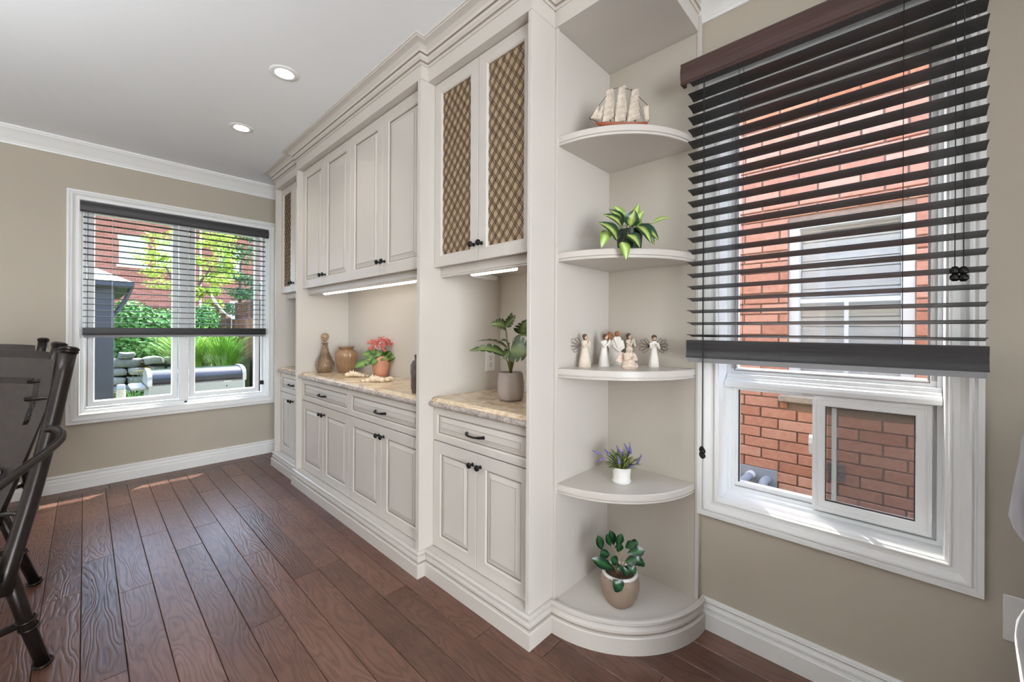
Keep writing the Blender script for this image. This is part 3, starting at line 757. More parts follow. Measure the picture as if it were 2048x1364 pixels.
def cabinet(label, x0, x1, yf, yd, yb, left, right, ndoor, lattice, ndraw, railx):
    """x0..x1 outer width; left/right panel thickness (0: neighbour's panel)"""
    o = empty('built_in_cabinet', ((x0+x1)/2, -0.3, 0)); tag(o, label, 'cabinet', 'built-in cream wall of cabinets')
    i0, i1 = x0+left, x1-right
    for a, b in ((x0, i0), (i1, x1)):
        if b-a > 0.001:
            m = MB(); m.box(a, b, yf, WY-0.001, 0.02, Z_H0-0.0005, 0.0012); part(m, 'side_panel', 'cab', o)
    m = MB(); m.box(i0, i1, yb, yb+0.012, Z_C1-0.02, Z_U0+0.01); part(m, 'back_panel', 'cab', o)
    m = MB(); m.box(i0, i1, yd+0.022, min(yb+0.012, -0.02), 0.10, Z_C0-0.001); part(m, 'base_carcass', 'cab', o)
    m = MB(); m.box(i0, i1, yd+0.022, yb+0.012, Z_U0+0.004, Z_H0-0.0005); part(m, 'upper_carcass', 'cab', o)
    # door step on top of plinth
    m = MB(); m.box(i0, i1, yf+0.001, yd+0.03, 0.02, 0.1265); part(m, 'toe_board', 'cab', o)
    m = MB(); m.box(x0, x1, yf, -0.03, Z_H0, 2.674); part(m, 'header', 'cab', o)
    wdr = (i1-i0)/ndoor; g = 0.0015
    for k in range(ndoor):
        a, b = i0+k*wdr+g, i0+(k+1)*wdr-g
        kx = b-0.026 if k % 2 == 0 else a+0.026
        d = part(face_panel(a, b, Z_D0, Z_D1, yd, 0.058), 'door', ['cab', 'glaze'], o); knob(d, kx, yd, Z_D1-0.055)
        if lattice: lattice_door(o, a, b, Z_U0, Z_U1, yd, kx, Z_U0+0.075)
        else:
            d = part(face_panel(a, b, Z_U0, Z_U1, yd, 0.060, 'raised'), 'door', ['cab', 'glaze'], o); knob(d, kx, yd, Z_U0+0.075)
    wdw = (i1-i0)/ndraw
    for k in range(ndraw):
        a, b = i0+k*wdw+g, i0+(k+1)*wdw-g
        d = part(face_panel(a, b, Z_W0, Z_W1, yd, 0.032), 'drawer_front', ['cab', 'glaze'], o); pull(d, (a+b)/2-0.01, yd, (Z_W0+Z_W1)/2-0.005, 0.058)
    m = MB(); yr = yd+0.042
    m.prism([(yr+0.03, Z_U0+0.003), (yr, Z_U0+0.003), (yr, 1.536), (yr+0.004, 1.533), (yr+0.004, 1.527), (yr+0.010, 1.523), (yr+0.018, 1.523), (yr+0.018, 1.545), (yr+0.03, 1.55)], i0+0.001, i1-0.001, 'x'); part(m, 'light_rail', 'cab', o)
    return o
# far cabinet, centre cabinet, near cabinet
cf = cabinet('narrow far cabinet with small lattice upper doors, closest to the garden window', 0.442, 1.0675, -0.597, -0.552, -0.055, 0.020, 0.0, 2, True, 1, None)
cc = cabinet('wide middle cabinet with four solid upper doors and two drawers', 1.068, 2.830, -0.627, -0.585, -0.205, 0.024, 0.030, 4, False, 2, None)
cn = cabinet('near cabinet with large bronze lattice upper doors, beside the corner shelves', 2.8305, 3.533, -0.583, -0.542, -0.055, 0.0, 0.020, 2, True, 1, None)
def mould(name, prof, path, parent, mat='cab', **kw):
    m = MB(); m.sweep(path, prof, lines=(4, 9) if prof is PL else (3, 8)); return part(m, name, [mat, 'glaze'], parent, smooth=True, angle=14, **kw)
mould('plinth', PL, [(0.442, -0.02, 0), (0.442, -0.597, 0), (1.060, -0.597, 0)], cf)
mould('plinth', PL, [(1.068, -0.56, 0), (1.068, -0.627, 0), (2.830, -0.627, 0), (2.830, -0.555, 0)], cc)
mould('plinth', PL, [(2.840, -0.583, 0), (3.533, -0.583, 0), (3.533, -0.435, 0)], cn)
mould('crown_moulding', CC, [(0.442, 0.0, 0), (0.442, -0.597, 0), (1.060, -0.597, 0)], cf)
mould('crown_moulding', CC, [(1.068, -0.53, 0), (1.068, -0.627, 0), (2.830, -0.627, 0), (2.830, -0.53, 0)], cc)
mould('crown_moulding', CC, [(2.840, -0.583, 0), (3.533, -0.583, 0), (3.533, -0.436, 0)], cn)

# worktops
def worktop(label, x0, x1, yf, yb):
    m = MB()
    m.prism([(yb, Z_C0), (yf+0.014, Z_C0), (yf+0.006, Z_C0+0.002), (yf, Z_C0+0.008), (yf-0.001, Z_C0+0.016), (yf+0.002, Z_C0+0.024), (yf+0.009, Z_C0+0.028), (yf+0.016, Z_C0+0.030),
             (yf+0.020, Z_C0+0.034), (yf+0.022, Z_C0+0.040), (yf+0.027, Z_C1), (yb, Z_C1)], x0, x1, 'x')
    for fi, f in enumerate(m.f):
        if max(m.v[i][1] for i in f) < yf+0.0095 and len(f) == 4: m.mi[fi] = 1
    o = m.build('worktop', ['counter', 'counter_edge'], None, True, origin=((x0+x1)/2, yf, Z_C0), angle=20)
    return tag(o, label, 'worktop', 'beige stone worktops')
worktop('short beige stone worktop under the narrow far cabinet niche', 0.4635, 1.0665, -0.580, -0.056)
worktop('long beige stone worktop carrying the vases and pink flowers', 1.0935, 2.7985, -0.614, -0.206)
worktop('beige stone worktop under the potted monstera in the near niche', 2.8325, 3.5115, -0.572, -0.056)

# under-cabinet LED strips
def led(label, x0, x1, y, z, power):
    o = empty('light_strip', ((x0+x1)/2, y, z)); tag(o, label, 'light strip', 'under-cabinet light strips')
    m = MB(); m.box(x0-0.010, x1+0.010, y-0.004, y+0.020, z+0.010, Z_U0+0.0035, 0.001); part(m, 'housing', 'white_plastic', o)
    m = MB(); m.prism([(y-0.004, z+0.010), (y-0.006, z+0.002), (y+0.002, z-0.005), (y+0.014, z-0.005), (y+0.020, z+0.010)], x0, x1, 'x'); part(m, 'diffuser', 'led', o)
    return o
led('long glowing light strip under the middle cabinet', 1.345, 2.60, -0.515, 1.520, 8)
led('short glowing light strip under the near lattice cabinet', 3.035, 3.335, -0.462, 1.524, 4)
tb = empty('transformer_box', (2.831, -0.19, 1.545)); tag(tb, 'small white wiring box on the side panel below the lattice cabinet', 'wiring box')
m = MB(); m.box(2.831, 2.862, -0.272, -0.110, 1.541, 1.5715, 0.003); part(m, 'cover', 'white_plastic', tb)
m = MB(); m.box(2.832, 2.860, -0.20, -0.18, 1.5395, 1.5412); part(m, 'switch', 'fig_white', tb)

def outlet(label, face, loc, w=0.074, h=0.118, duplex=True):
    """face 'x': plate on a surface looking +x, 'y': looking -y"""
    o = local_root('power_outlet', loc, -PI/2 if face == 'x' else PI); tag(o, label, 'outlet')
    # local y to the room, x along
    m = MB(); m.box(-w/2, w/2, 0, 0.006, -h/2, h/2, 0.002); m.build('cover_plate', 'white_plastic', o)
    if duplex:
        for s_ in (-1, 1):
            mm = MB(); mm.box(-0.017, 0.017, 0.006, 0.0085, s_*0.020-0.014, s_*0.020+0.014, 0.002); so_ = mm.build('socket', 'white_plastic', o)
            k = MB()
            k.box(-0.0085, -0.006, 0.0085, 0.0093, s_*0.020-0.001, s_*0.020+0.008); k.box(0.0055, 0.008, 0.0085, 0.0093, s_*0.020, s_*0.020+0.007); k.box(-0.003, 0.003, 0.0085, 0.0093, s_*0.020-0.011, s_*0.020-0.006)
            ob = k.build('socket_slots', 'dark_slot'); ob.parent = so_
    else:
        mm = MB(); mm.box(-0.030, 0.030, 0.006, 0.0085, -0.034, 0.034, 0.002); so_ = mm.build('socket', 'white_plastic', o)
        k = MB()
        for sx in (-1, 1): k.box(sx*0.016-0.004, sx*0.016-0.001, 0.0085, 0.0093, -0.004, 0.005)
        ob = k.build('socket_slots', 'dark_slot'); ob.parent = so_
    return o
outlet('white power outlet on the niche side wall behind the monstera', 'x', (2.8305, -0.140, 1.064))
outlet('white wall outlet low beside the side window near the grey armchair', 'y', (4.862, WY-0.0005, 0.439), 0.112, 0.130, False)

# ------------------------------------------------------------------ corner shelf unit
cs = empty('corner_shelf', (3.70, -0.2, 0)); tag(cs, 'open cream corner unit of quarter-round shelves between cabinets and side window', 'shelf unit')
m = MB(); m.box(3.5335, 3.5405, -0.4305, 0.0145, 0.05, Z_H0-0.0005, 0.001); m.box(3.5335, 3.5455, -0.433, -0.4165, 0.05, Z_H0-0.0005, 0.001); part(m, 'side_panel', 'cab', cs)
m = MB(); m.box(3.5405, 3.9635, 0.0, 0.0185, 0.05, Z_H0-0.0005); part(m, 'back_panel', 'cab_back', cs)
m = MB(); m.box(3.9600, 3.9760, -0.0035, 0.0185, 0.05, 2.60, 0.0015); part(m, 'edge_strip', 'cab', cs)
SX, SY = 3.5405, 0.0
for zt in (2.066, 1.576, 1.088, 0.600):
    m = MB()
    m.lathe([(0.001, zt), (0.4165, zt), (0.4195, zt-0.003), (0.4195, zt-0.024), (0.4185, zt-0.0255), (0.4135, zt-0.0265), (0.4135, zt-0.0295), (0.4175, zt-0.031), (0.4175, zt-0.0365), (0.415, zt-0.038), (0.001, zt-0.038)],
            28, (SX, SY, 0), 0, -PI/2, 0, cap=False)
    part(m, 'shelf', 'cab', cs, smooth=True, angle=25)
arc = [(SX-0.001, -0.443, 0)]+[(SX+0.443*math.sin(PI/2*k/28), -0.443*math.cos(PI/2*k/28), 0) for k in range(29)]+[(SX+0.443, 0.0185, 0)]
m = MB(); m.sweep(arc[1:], PL, lines=(4, 9)); part(m, 'plinth', ['cab', 'glaze'], cs, smooth=True, angle=14)
m = MB(); m.lathe([(0.001, 0.112), (0.436, 0.112), (0.441, 0.110), (0.443, 0.09), (0.443, 0.0), (0.001, 0.0)], 28, (SX, SY, 0), 0, -PI/2, 0, cap=False); part(m, 'bottom_shelf', 'cab', cs, smooth=True, angle=25)
m = MB(); m.box(3.5335, 3.9655, -0.435, 0.0185, Z_H0, 2.674); part(m, 'header', 'cab', cs)
mould('crown_moulding', CC, [(3.5335, -0.435, 0), (3.9655, -0.435, 0), (3.9655, 0.018, 0)], cs)

# ------------------------------------------------------------------ ceiling downlights
def downlight(label, x, y, power=9):
    o = empty('recessed_light', (x, y, CEIL)); tag(o, label, 'ceiling light', 'recessed ceiling lights')
    m = MB(); m.lathe([(0.046, 0.0), (0.046, -0.004), (0.050, -0.006), (0.070, -0.004), (0.074, 0.0)], 32, (x, y, CEIL-0.0002), cap=False); part(m, 'trim_ring', 'trim', o, smooth=True)
    m = MB(); m.lathe([(0.001, -0.003), (0.036, -0.003), (0.042, -0.0005)], 24, (x, y, CEIL-0.0005), cap=False); part(m, 'lamp_lens', 'bulb', o, smooth=True)
    l = bpy.data.lights.new('downlight_beam', 'SPOT'); l.energy = power; l.spot_size = math.radians(120); l.spot_blend = 0.8; l.shadow_soft_size = 0.05; l.color = (1, 0.93, 0.84)
    lo = bpy.data.objects.new('downlight_beam', l); COL.objects.link(lo); lo.location = (x, y, CEIL-0.03)
downlight('recessed ceiling light nearer the camera, above the middle cabinet', 2.10, -1.035)
downlight('recessed ceiling light farther away, toward the garden window', 1.20, -1.035)

# uplighter added out of view to brighten the ceiling like bounced flash
o = empty('added_uplighter', (3.1, -3.6, 0)); tag(o, 'added uplighter with a bowl shade, out of view left of the chairs, brightening the ceiling', 'added light')
m = MB(); m.lathe([(0.15, 0), (0.15, 0.02), (0.03, 0.04), (0.012, 0.06), (0.012, 1.70), (0.03, 1.72)], 24, (3.1, -3.6, 0)); part(m, 'stand', 'bronze', o, smooth=True, angle=40)
m = MB(); m.lathe([(0.03, 1.71), (0.12, 1.75), (0.19, 1.84), (0.185, 1.84), (0.115, 1.76), (0.02, 1.73)], 28, (3.1, -3.6, 0), cap=False); part(m, 'bowl_shade', 'white_plastic', o, smooth=True)
l = bpy.data.lights.new('ceiling_fill_light', 'SPOT'); l.energy = 320; l.spot_size = math.radians(168); l.spot_blend = 0.5; l.shadow_soft_size = 0.09; l.color = (0.94, 0.975, 1.0)
lo = bpy.data.objects.new('ceiling_fill_light', l); COL.objects.link(lo); lo.location = (3.1, -3.6, 1.86); lo.rotation_euler = (PI, 0, 0)

# ------------------------------------------------------------------ plants and ornaments
def leaf(parent, p0, p1, w, mat, arch=0.12, nrm=None, fold=0.25, shape='oval', twist=0.0, name='leaf', nl=7):
    """a leaf blade from p0 to p1 with midrib fold; nrm is the way its face looks"""
    p0, p1 = Vector(p0), Vector(p1); d = p1-p0; Ln = d.length; t = d.normalized()
    nrm = Vector(nrm) if nrm is not None else (-FWD+UPZ*0.6)
    nrm = (nrm-t*nrm.dot(t)).normalized(); sd = t.cross(nrm).normalized()
    if twist:
        q = Matrix.Rotation(twist, 3, t); nrm = q @ nrm; sd = q @ sd
    m = MB(); att = []
    for i in range(nl+1):
        s_ = i/nl
        if shape == 'oval': ww = math.sin(PI*min(1, s_*0.94+0.03))**0.75
        elif shape == 'heart': ww = (math.sin(PI*(s_**0.62)))**0.8 if s_ > 0 else 0.25
        elif shape == 'spoon': ww = math.sin(PI*(s_**1.35))**0.75 if 0 < s_ < 1 else 0.05
        else: ww = 1-s_*0.95
        ww = max(ww, 0.03)*w/2
        c = p0+d*s_+nrm*(arch*Ln*math.sin(PI*s_))
        for k in (-1, -0.5, 0, 0.5, 1):
            m.v.append(tuple(c+sd*(k*ww)+nrm*(abs(k)*ww*fold))); att.append(1-abs(k))
    for i in range(nl):
        for k in range(4):
            a = i*5+k; m.f.append((a, a+1, a+6, a+5)); m.mi.append(0)
    m.att = att
    return part(m, name, mat, parent, smooth=True)
def stem(parent, pts, r, mat='stem', name='stem', n=6):
    m = MB(); m.tube(pts, r, n); return part(m, name, mat, parent, smooth=True)

# philodendron on the second shelf
P = Vector((3.793, -0.272, 1.576)); K = 1/494.0
o = empty('philodendron', P); tag(o, 'trailing philodendron with yellow-striped leaves in a dark pot on the second shelf', 'potted plant')
m = MB(); m.lathe([(0.040, 0), (0.047, 0.002), (0.052, 0.070), (0.055, 0.078), (0.050, 0.078), (0.046, 0.064), (0.001, 0.064)], 20, P); part(m, 'pot', 'dark_pot', o, smooth=True, angle=40)
m = MB(); m.lathe([(0.001, 0.066), (0.046, 0.066)], 16, P, cap=False); part(m, 'soil', 'soil', o)
# base u,v / tip u,v (photo pixels relative to the pot centre 1262,497 at the shelf), depth of base and tip
PH = [((-46, 36), (-62, -1), 22, 0, 0.02, 0.05, 'leaf_lime'), ((-29, 18), (-69, 48), 30, -10, 0.03, 0.06, 'leaf_brasil'), ((-15, 44), (-57, 67), 24, 0, 0.0, 0.03, 'leaf_brasil'),
      ((-12, 52), (-42, 82), 24, 0, -0.02, 0.0, 'leaf_brasil'), ((-8, 62), (-27, 95), 20, 0, -0.03, -0.04, 'leaf_lime'), ((-4, 45), (3, 74), 30, 0, 0.03, 0.05, 'leaf_brasil'),
      ((6, 50), (22, 97), 20, 0, -0.03, -0.02, 'leaf_lime'), ((12, 50), (29, 80), 16, 0, -0.02, 0.0, 'leaf_lime'), ((8, 42), (47, 12), 28, 0, 0.03, 0.07, 'leaf_brasil'),
      ((9, 42), (28, 4), 26, 0, 0.05, 0.09, 'leaf_brasil'), ((-12, 24), (7, -4), 26, 0, 0.06, 0.09, 'leaf_brasil'), ((-22, 10), (-17, -26), 21, 0, 0.055, 0.075, 'leaf_lime'),
      ((46, 54), (80, 62), 10, 0, 0.0, 0.02, 'leaf_lime'), ((20, 54), (30, 60), 12, 0, -0.02, -0.03, 'leaf_brasil'), ((2, 48), (20, 56), 18, 0, 0.02, 0.03, 'leaf_brasil'), ((22, 46), (46, 8), 22, 0, 0.0, 0.02, 'leaf_brasil')]
for b, t_, w, tw, db, dt, mt in PH:
    pb = L(P, b[0]*K, b[1]*K, db); pt = L(P, t_[0]*K, t_[1]*K, dt)
    leaf(o, pb, pt, w*K, mt, 0.16, None, 0.3, 'heart')
    c0 = P+Vector((0, 0, 0.066)); mid = (c0+pb)/2+Vector((0, 0, 0.02))
    stem(o, [c0, mid, pb], 0.0012)

# lavender on the fourth shelf
P = Vector((3.728, -0.207, 0.600)); K = 1/467.0
o = empty('potted_lavender', P); tag(o, 'small white pot of purple lavender on the fourth shelf', 'potted plant')
m = MB(); m.lathe([(0.030, 0), (0.037, 0.001), (0.040, 0.006), (0.040, 0.010), (0.036, 0.014), (0.0365, 0.040), (0.0385, 0.058), (0.041, 0.060), (0.042, 0.066), (0.040, 0.068), (0.037, 0.066), (0.035, 0.058), (0.001, 0.056)], 28, P); part(m, 'pot', 'white_pot', o, smooth=True, angle=40)
m = MB(); m.box(-0.009, 0.009, -0.0385, -0.036, 0.020, 0.044, 0.002); m.xform(Matrix.Translation(P) @ Matrix.Rotation(YAW-PI/2+PI/2*0+0.75, 4, 'Z')); part(m, 'embossed_crest', 'fig_white', o)
rl = random.Random(11)
for k in range(105):
    az = rl.uniform(0, 2*PI); el = rl.uniform(0.15, 1.45); ln = rl.uniform(0.035, 0.085)
    b = P+Vector((0, 0, 0.060))+Vector((math.cos(az), math.sin(az), 0))*rl.uniform(0.004, 0.03)
    d = Vector((math.cos(az)*math.cos(el), math.sin(az)*math.cos(el), math.sin(el)))
    leaf(o, b, b+d*ln, rl.uniform(0.008, 0.014), 'leaf_lav', 0.12, UPZ-d*0.2+Vector((0.01, 0, 0)), 0.2, 'oval', nl=4)
def spike(tip, base):
    t0, b0 = L(P, tip[0]*K, tip[1]*K, tip[2]), L(P, base[0]*K, base[1]*K, base[2])
    r_ = P+Vector((0, 0, 0.06)); stem(o, [r_, (r_+b0)/2+Vector((0, 0, 0.004)), b0, t0], 0.0009)
    m = MB(); n = 7
    for i in range(n):
        c = b0.lerp(t0, i/(n-1)); rr = 0.0045*(1-0.55*i/(n-1))
        for q in range(3):
            a = 2*PI*q/3+i; m.ball(c+Vector((math.cos(a), math.sin(a), 0.2))*rr*0.6, rr, 5, 4)
    part(m, 'flower_spike', 'lavender', o, smooth=True)
for a, b in (((-58, 62, 0), (-44, 56, 0)), ((-50, 43, 0.02), (-38, 50, 0.02)), ((-10, 72, 0), (-3, 60, 0)), ((8, 74, -0.02), (14, 62, -0.01)), ((16, 78, 0), (18, 58, 0)), ((38, 56, 0.01), (30, 38, 0.01)),
             ((-32, 62, -0.02), (-24, 54, -0.01)), ((-12, 56, 0.03), (-8, 42, 0.03)), ((22, 40, 0.03), (12, 34, 0.03)), ((2, 66, 0.01), (0, 52, 0.01)), ((20, 66, -0.03), (14, 52, -0.02))): spike(a, b)

# ZZ plant on the bottom shelf
P = Vector((3.741, -0.242, 0.112)); K = 1/476.0
o = empty('zz_plant', P); tag(o, 'dark green leafy plant in a woven taupe pot on the bottom shelf', 'potted plant')
def sq(a, z): 
    return 1.0+0.05*math.cos(4*(a-0.4))*max(0, 1-z/0.12)
m = MB(); m.lathe([(0.046, 0), (0.054, 0.003), (0.068, 0.030), (0.078, 0.065), (0.079, 0.090), (0.074, 0.112), (0.068, 0.122), (0.064, 0.120), (0.062, 0.100), (0.001, 0.098)], 40, P, rfun=sq); part(m, 'pot', 'basket', o, smooth=True, origin=P)
m = MB(); m.tube([P+Vector((0.0665*math.cos(a), 0.0665*math.sin(a), 0.124+0.0012*math.sin(a*30))) for a in [2*PI*k/72 for k in range(72)]], 0.0068, 8, True); part(m, 'rope_rim', 'white_pot', o, smooth=True)
m = MB(); m.lathe([(0.001, 0.108), (0.061, 0.108)], 20, P, cap=False); part(m, 'soil', 'soil', o)
ZZ = [((-6, 110), (2, 138), 14, 0.0), ((-36, 102), (-46, 134), 15, 0.0), ((-16, 105), (-26, 132), 13, -0.02), ((-8, 104), (-18, 138), 14, -0.03), ((-22, 98), (-44, 106), 13, 0.02), ((-14, 72), (-60, 96), 18, 0.03), ((-20, 90), (-42, 94), 10, 0.0),
      ((-8, 86), (-24, 100), 16, 0.04), ((12, 104), (30, 118), 15, -0.01), ((14, 96), (48, 104), 18, 0.0), ((16, 92), (44, 84), 15, 0.02), ((4, 92), (26, 100), 16, 0.05), ((8, 84), (24, 74), 15, 0.05), ((-2, 84), (-12, 80), 14, 0.05),
      ((10, 78), (34, 78), 12, 0.0), ((-22, 64), (-6, 46), 22, 0.07), ((36, 84), (48, 72), 9, 0.0), ((2, 80), (10, 62), 13, 0.03), ((-4, 98), (-2, 120), 15, 0.0), ((24, 108), (40, 112), 13, -0.03), ((0, 74), (18, 66), 14, 0.02)]
for b, t_, w, dd in ZZ:
    leaf(o, L(P, b[0]*K, b[1]*K, dd), L(P, t_[0]*K, t_[1]*K, dd+0.012), w*K*1.15, 'leaf_zz', 0.08, None, 0.15, 'spoon')
for tip in ((-30, 104), (-10, 112), (4, 112), (16, 98), (-18, 76), (34, 84)):
    stem(o, [L(P, tip[0]*0.12*K, 52*K, 0), L(P, tip[0]*0.4*K, 74*K, 0.01), L(P, tip[0]*K, tip[1]*K, 0.01)], [0.0035, 0.0028, 0.0015], 'stem_brown')

# monstera in the near niche
P = Vector((3.170, -0.315, Z_C1)); K = 1/395.0
o = empty('potted_monstera', P); tag(o, 'monstera plant in a rounded grey pot on the near worktop', 'potted plant')
m = MB(); m.lathe([(0.045, 0), (0.055, 0.002), (0.062, 0.012), (0.066, 0.045), (0.067, 0.085), (0.062, 0.125), (0.058, 0.140), (0.054, 0.140), (0.053, 0.126), (0.001, 0.126)], 32, P, rfun=lambda a, z: 1+0.025*math.cos(7*a+z*20)); part(m, 'pot', 'grey_pot', o, smooth=True)
m = MB(); m.lathe([(0.001, 0.132), (0.053, 0.130)], 20, P, cap=False); part(m, 'soil', 'soil_tan', o)
def monstera(b, t_, w, db, dt, nrm, notch=True, fold=0.25):
    p0, p1 = L(P, b[0]*K, b[1]*K, db), L(P, t_[0]*K, t_[1]*K, dt)
    d = p1-p0; Ln = d.length; t = d.normalized(); nv = Vector(nrm); nv = (nv-t*nv.dot(t)).normalized(); sd = t.cross(nv)
    m = MB(); att = []; nl = 22
    for i in range(nl+1):
        s_ = i/nl; ww = max((math.sin(PI*(s_**0.6)))**0.75 if s_ > 0 else 0.3, 0.05)*w*K/2
        c = p0+d*s_+nv*(0.12*Ln*math.sin(PI*s_))
        for k in (-1, -0.55, 0, 0.55, 1):
            cut = 0.5 if (notch and abs(k) == 1 and i in (8, 12, 16)) else 1
            kk = k*cut; m.v.append(tuple(c+sd*(kk*ww)+nv*(abs(kk)*ww*fold))); att.append(1-abs(k))
    for i in range(nl):
        for k in range(4): a = i*5+k; m.f.append((a, a+1, a+6, a+5)); m.mi.append(0)
    m.att = att; part(m, 'leaf', 'leaf_mon', o, smooth=True); return p0
CAMW = -FWD
for b, t_, w, db, dt, nr in (((-12, 90), (-80, 98), 34, 0.05, 0.07, UPZ*0.9+CAMW*0.5), ((-8, 102), (-68, 116), 28, -0.02, 0.02, UPZ*0.8-CAMW*0.1), ((-10, 146), (-40, 150), 27, 0.0, 0.04, UPZ*0.6+CAMW), ((-12, 148), (2, 174), 15, -0.01, 0.0, CAMW+R0*0.5),
                             ((-10, 146), (9, 168), 16, 0.02, 0.03, CAMW-UPZ*0.1), ((0, 100), (46, 94), 54, 0.06, 0.10, CAMW+UPZ*0.4), ((4, 118), (46, 128), 20, 0.03, 0.05, UPZ+CAMW*0.3), ((20, 130), (32, 160), 36, 0.0, 0.03, CAMW),
                             ((-2, 98), (-14, 84), 22, 0.06, 0.08, CAMW), ((4, 96), (24, 88), 26, 0.03, 0.05, CAMW+UPZ*0.2), ((-4, 112), (-20, 118), 18, 0.0, 0.03, UPZ+CAMW*0.5)):
    pb = monstera(b, t_, w, db, dt, nr)
    c0 = P+Vector((0, 0, 0.13)); stem(o, [c0, c0.lerp(pb, 0.5)+Vector((0, 0, 0.015)), pb], [0.004, 0.003, 0.0018])
stem(o, [P+Vector((0, 0, 0.128)), P+Vector((0.002, 0, 0.2)), P+Vector((0.004, 0.002, 0.25))], [0.0075, 0.007, 0.005])

# decanter, ribbed vase, dark vase
P = Vector((1.215, -0.452, Z_C1))
o = empty('decanter', P); tag(o, 'amber cut-glass decanter with round stopper at the left end of the long worktop', 'decanter')
def facet(a, z): return 1+0.04*math.cos(9*a+z*55)*(1 if z < 0.2 else 0)
m = MB(); m.lathe([(0.048, 0), (0.056, 0.004), (0.066, 0.030), (0.070, 0.060), (0.066, 0.088), (0.052, 0.120), (0.036, 0.150), (0.027, 0.180), (0.022, 0.215), (0.0215, 0.235), (0.028, 0.238), (0.028, 0.243), (0.016, 0.244)], 48, P, rfun=facet)
part(m, 'body', 'amber', o, smooth=True)
m = MB(); m.lathe([(0.008, 0.200), (0.012, 0.242), (0.013, 0.250), (0.020, 0.258), (0.029, 0.272), (0.032, 0.288), (0.028, 0.304), (0.018, 0.314), (0.002, 0.317)], 28, P, rfun=lambda a, z: 1+0.03*math.cos(8*a+z*90) if z > 0.26 else 1); part(m, 'stopper', 'amber', o, smooth=True)
P = Vector((1.335, -0.330, Z_C1))
o = empty('ribbed_vase', P); tag(o, 'ribbed amber vase with a flared lip beside the decanter', 'vase')
m = MB(); m.lathe([(0.052, 0), (0.060, 0.003), (0.074, 0.060), (0.084, 0.130), (0.085, 0.150), (0.079, 0.172), (0.062, 0.186), (0.052, 0.190), (0.050, 0.192)], 72, P, rfun=lambda a, z: 1+0.035*math.cos(20*a)); part(m, 'body', 'amber_solid', o, smooth=True)
m = MB(); m.lathe([(0.050, 0.190), (0.056, 0.196), (0.068, 0.207), (0.066, 0.210), (0.052, 0.200), (0.046, 0.190)], 32, P, cap=False); part(m, 'lip', 'amber_solid', o, smooth=True)
P = Vector((2.645, -0.515, Z_C1))
o = empty('glass_vase', P); tag(o, 'dark smoked glass vase half hidden by the middle cabinet side panel', 'vase')
m = MB(); m.lathe([(0.026, 0), (0.034, 0.003), (0.038, 0.03), (0.040, 0.09), (0.039, 0.15), (0.032, 0.175), (0.020, 0.185), (0.017, 0.19), (0.017, 0.213), (0.014, 0.214)], 40, P, rfun=lambda a, z: 1+0.05*math.cos(5*a+z*70)*(1 if 0.01 < z < 0.16 else 0)); part(m, 'body', 'smoke', o, smooth=True)
m = MB(); m.lathe([(0.019, 0.197), (0.0195, 0.200), (0.0195, 0.208), (0.019, 0.211)], 20, P, cap=False); part(m, 'neck_band', 'smoke', o, smooth=True)

# kalanchoe
P = Vector((1.762, -0.258, Z_C1)); K = 1/261.0
o = empty('kalanchoe', P); tag(o, 'pink flowering kalanchoe in a peach paper-wrapped pot on the long worktop', 'potted plant')
m = MB(); rings = []
for z, r in ((0, 0.045), (0.004, 0.050), (0.05, 0.058), (0.10, 0.066), (0.128, 0.071)):
    rings.append([tuple(P+Vector((r*math.cos(2*PI*k/32), r*math.sin(2*PI*k/32), z+(0.026*abs(math.sin(2*PI*k/32*2.0+2.2)) if z > 0.12 else 0)))) for k in range(32)])
for z, r in ((0.118, 0.066), (0.09, 0.060)):
    rings.append([tuple(P+Vector((r*math.cos(2*PI*k/32), r*math.sin(2*PI*k/32), z+(0.016*abs(math.sin(2*PI*k/32*2.0+2.2)) if z > 0.11 else 0)))) for k in range(32)])
m.loft(rings, True, True); part(m, 'wrapped_pot', 'terracotta', o, smooth=True, angle=50)
m = MB(); m.lathe([(0.001, 0.100), (0.060, 0.098)], 16, P, cap=False); part(m, 'soil', 'soil', o)
for b, t_, w, d0, d1 in (((-16, 30), (-41, 18), 20, 0.04, 0.09), ((-10, 38), (-34, 44), 18, 0.0, 0.02), ((-6, 34), (-24, 36), 20, 0.05, 0.06), ((14, 30), (32, 40), 15, 0.02, 0.03), ((10, 36), (22, 48), 14, 0, 0), ((-4, 42), (-18, 50), 16, 0.02, 0.03),
                          ((2, 36), (-4, 50), 20, 0.03, 0.03), ((8, 38), (16, 34), 18, 0.05, 0.07), ((-10, 30), (-26, 28), 18, 0.06, 0.08), ((4, 40), (8, 54), 14, -0.02, -0.02), ((-12, 44), (-28, 52), 12, -0.03, -0.02), ((20, 36), (36, 44), 9, 0.0, 0.0), ((0, 32), (-12, 26), 18, 0.07, 0.08)):
    leaf(o, L(P, b[0]*K, b[1]*K, d0), L(P, t_[0]*K, t_[1]*K, d1), w*K, 'leaf_kal', 0.12, None, 0.2, 'oval')
rk = random.Random(5)
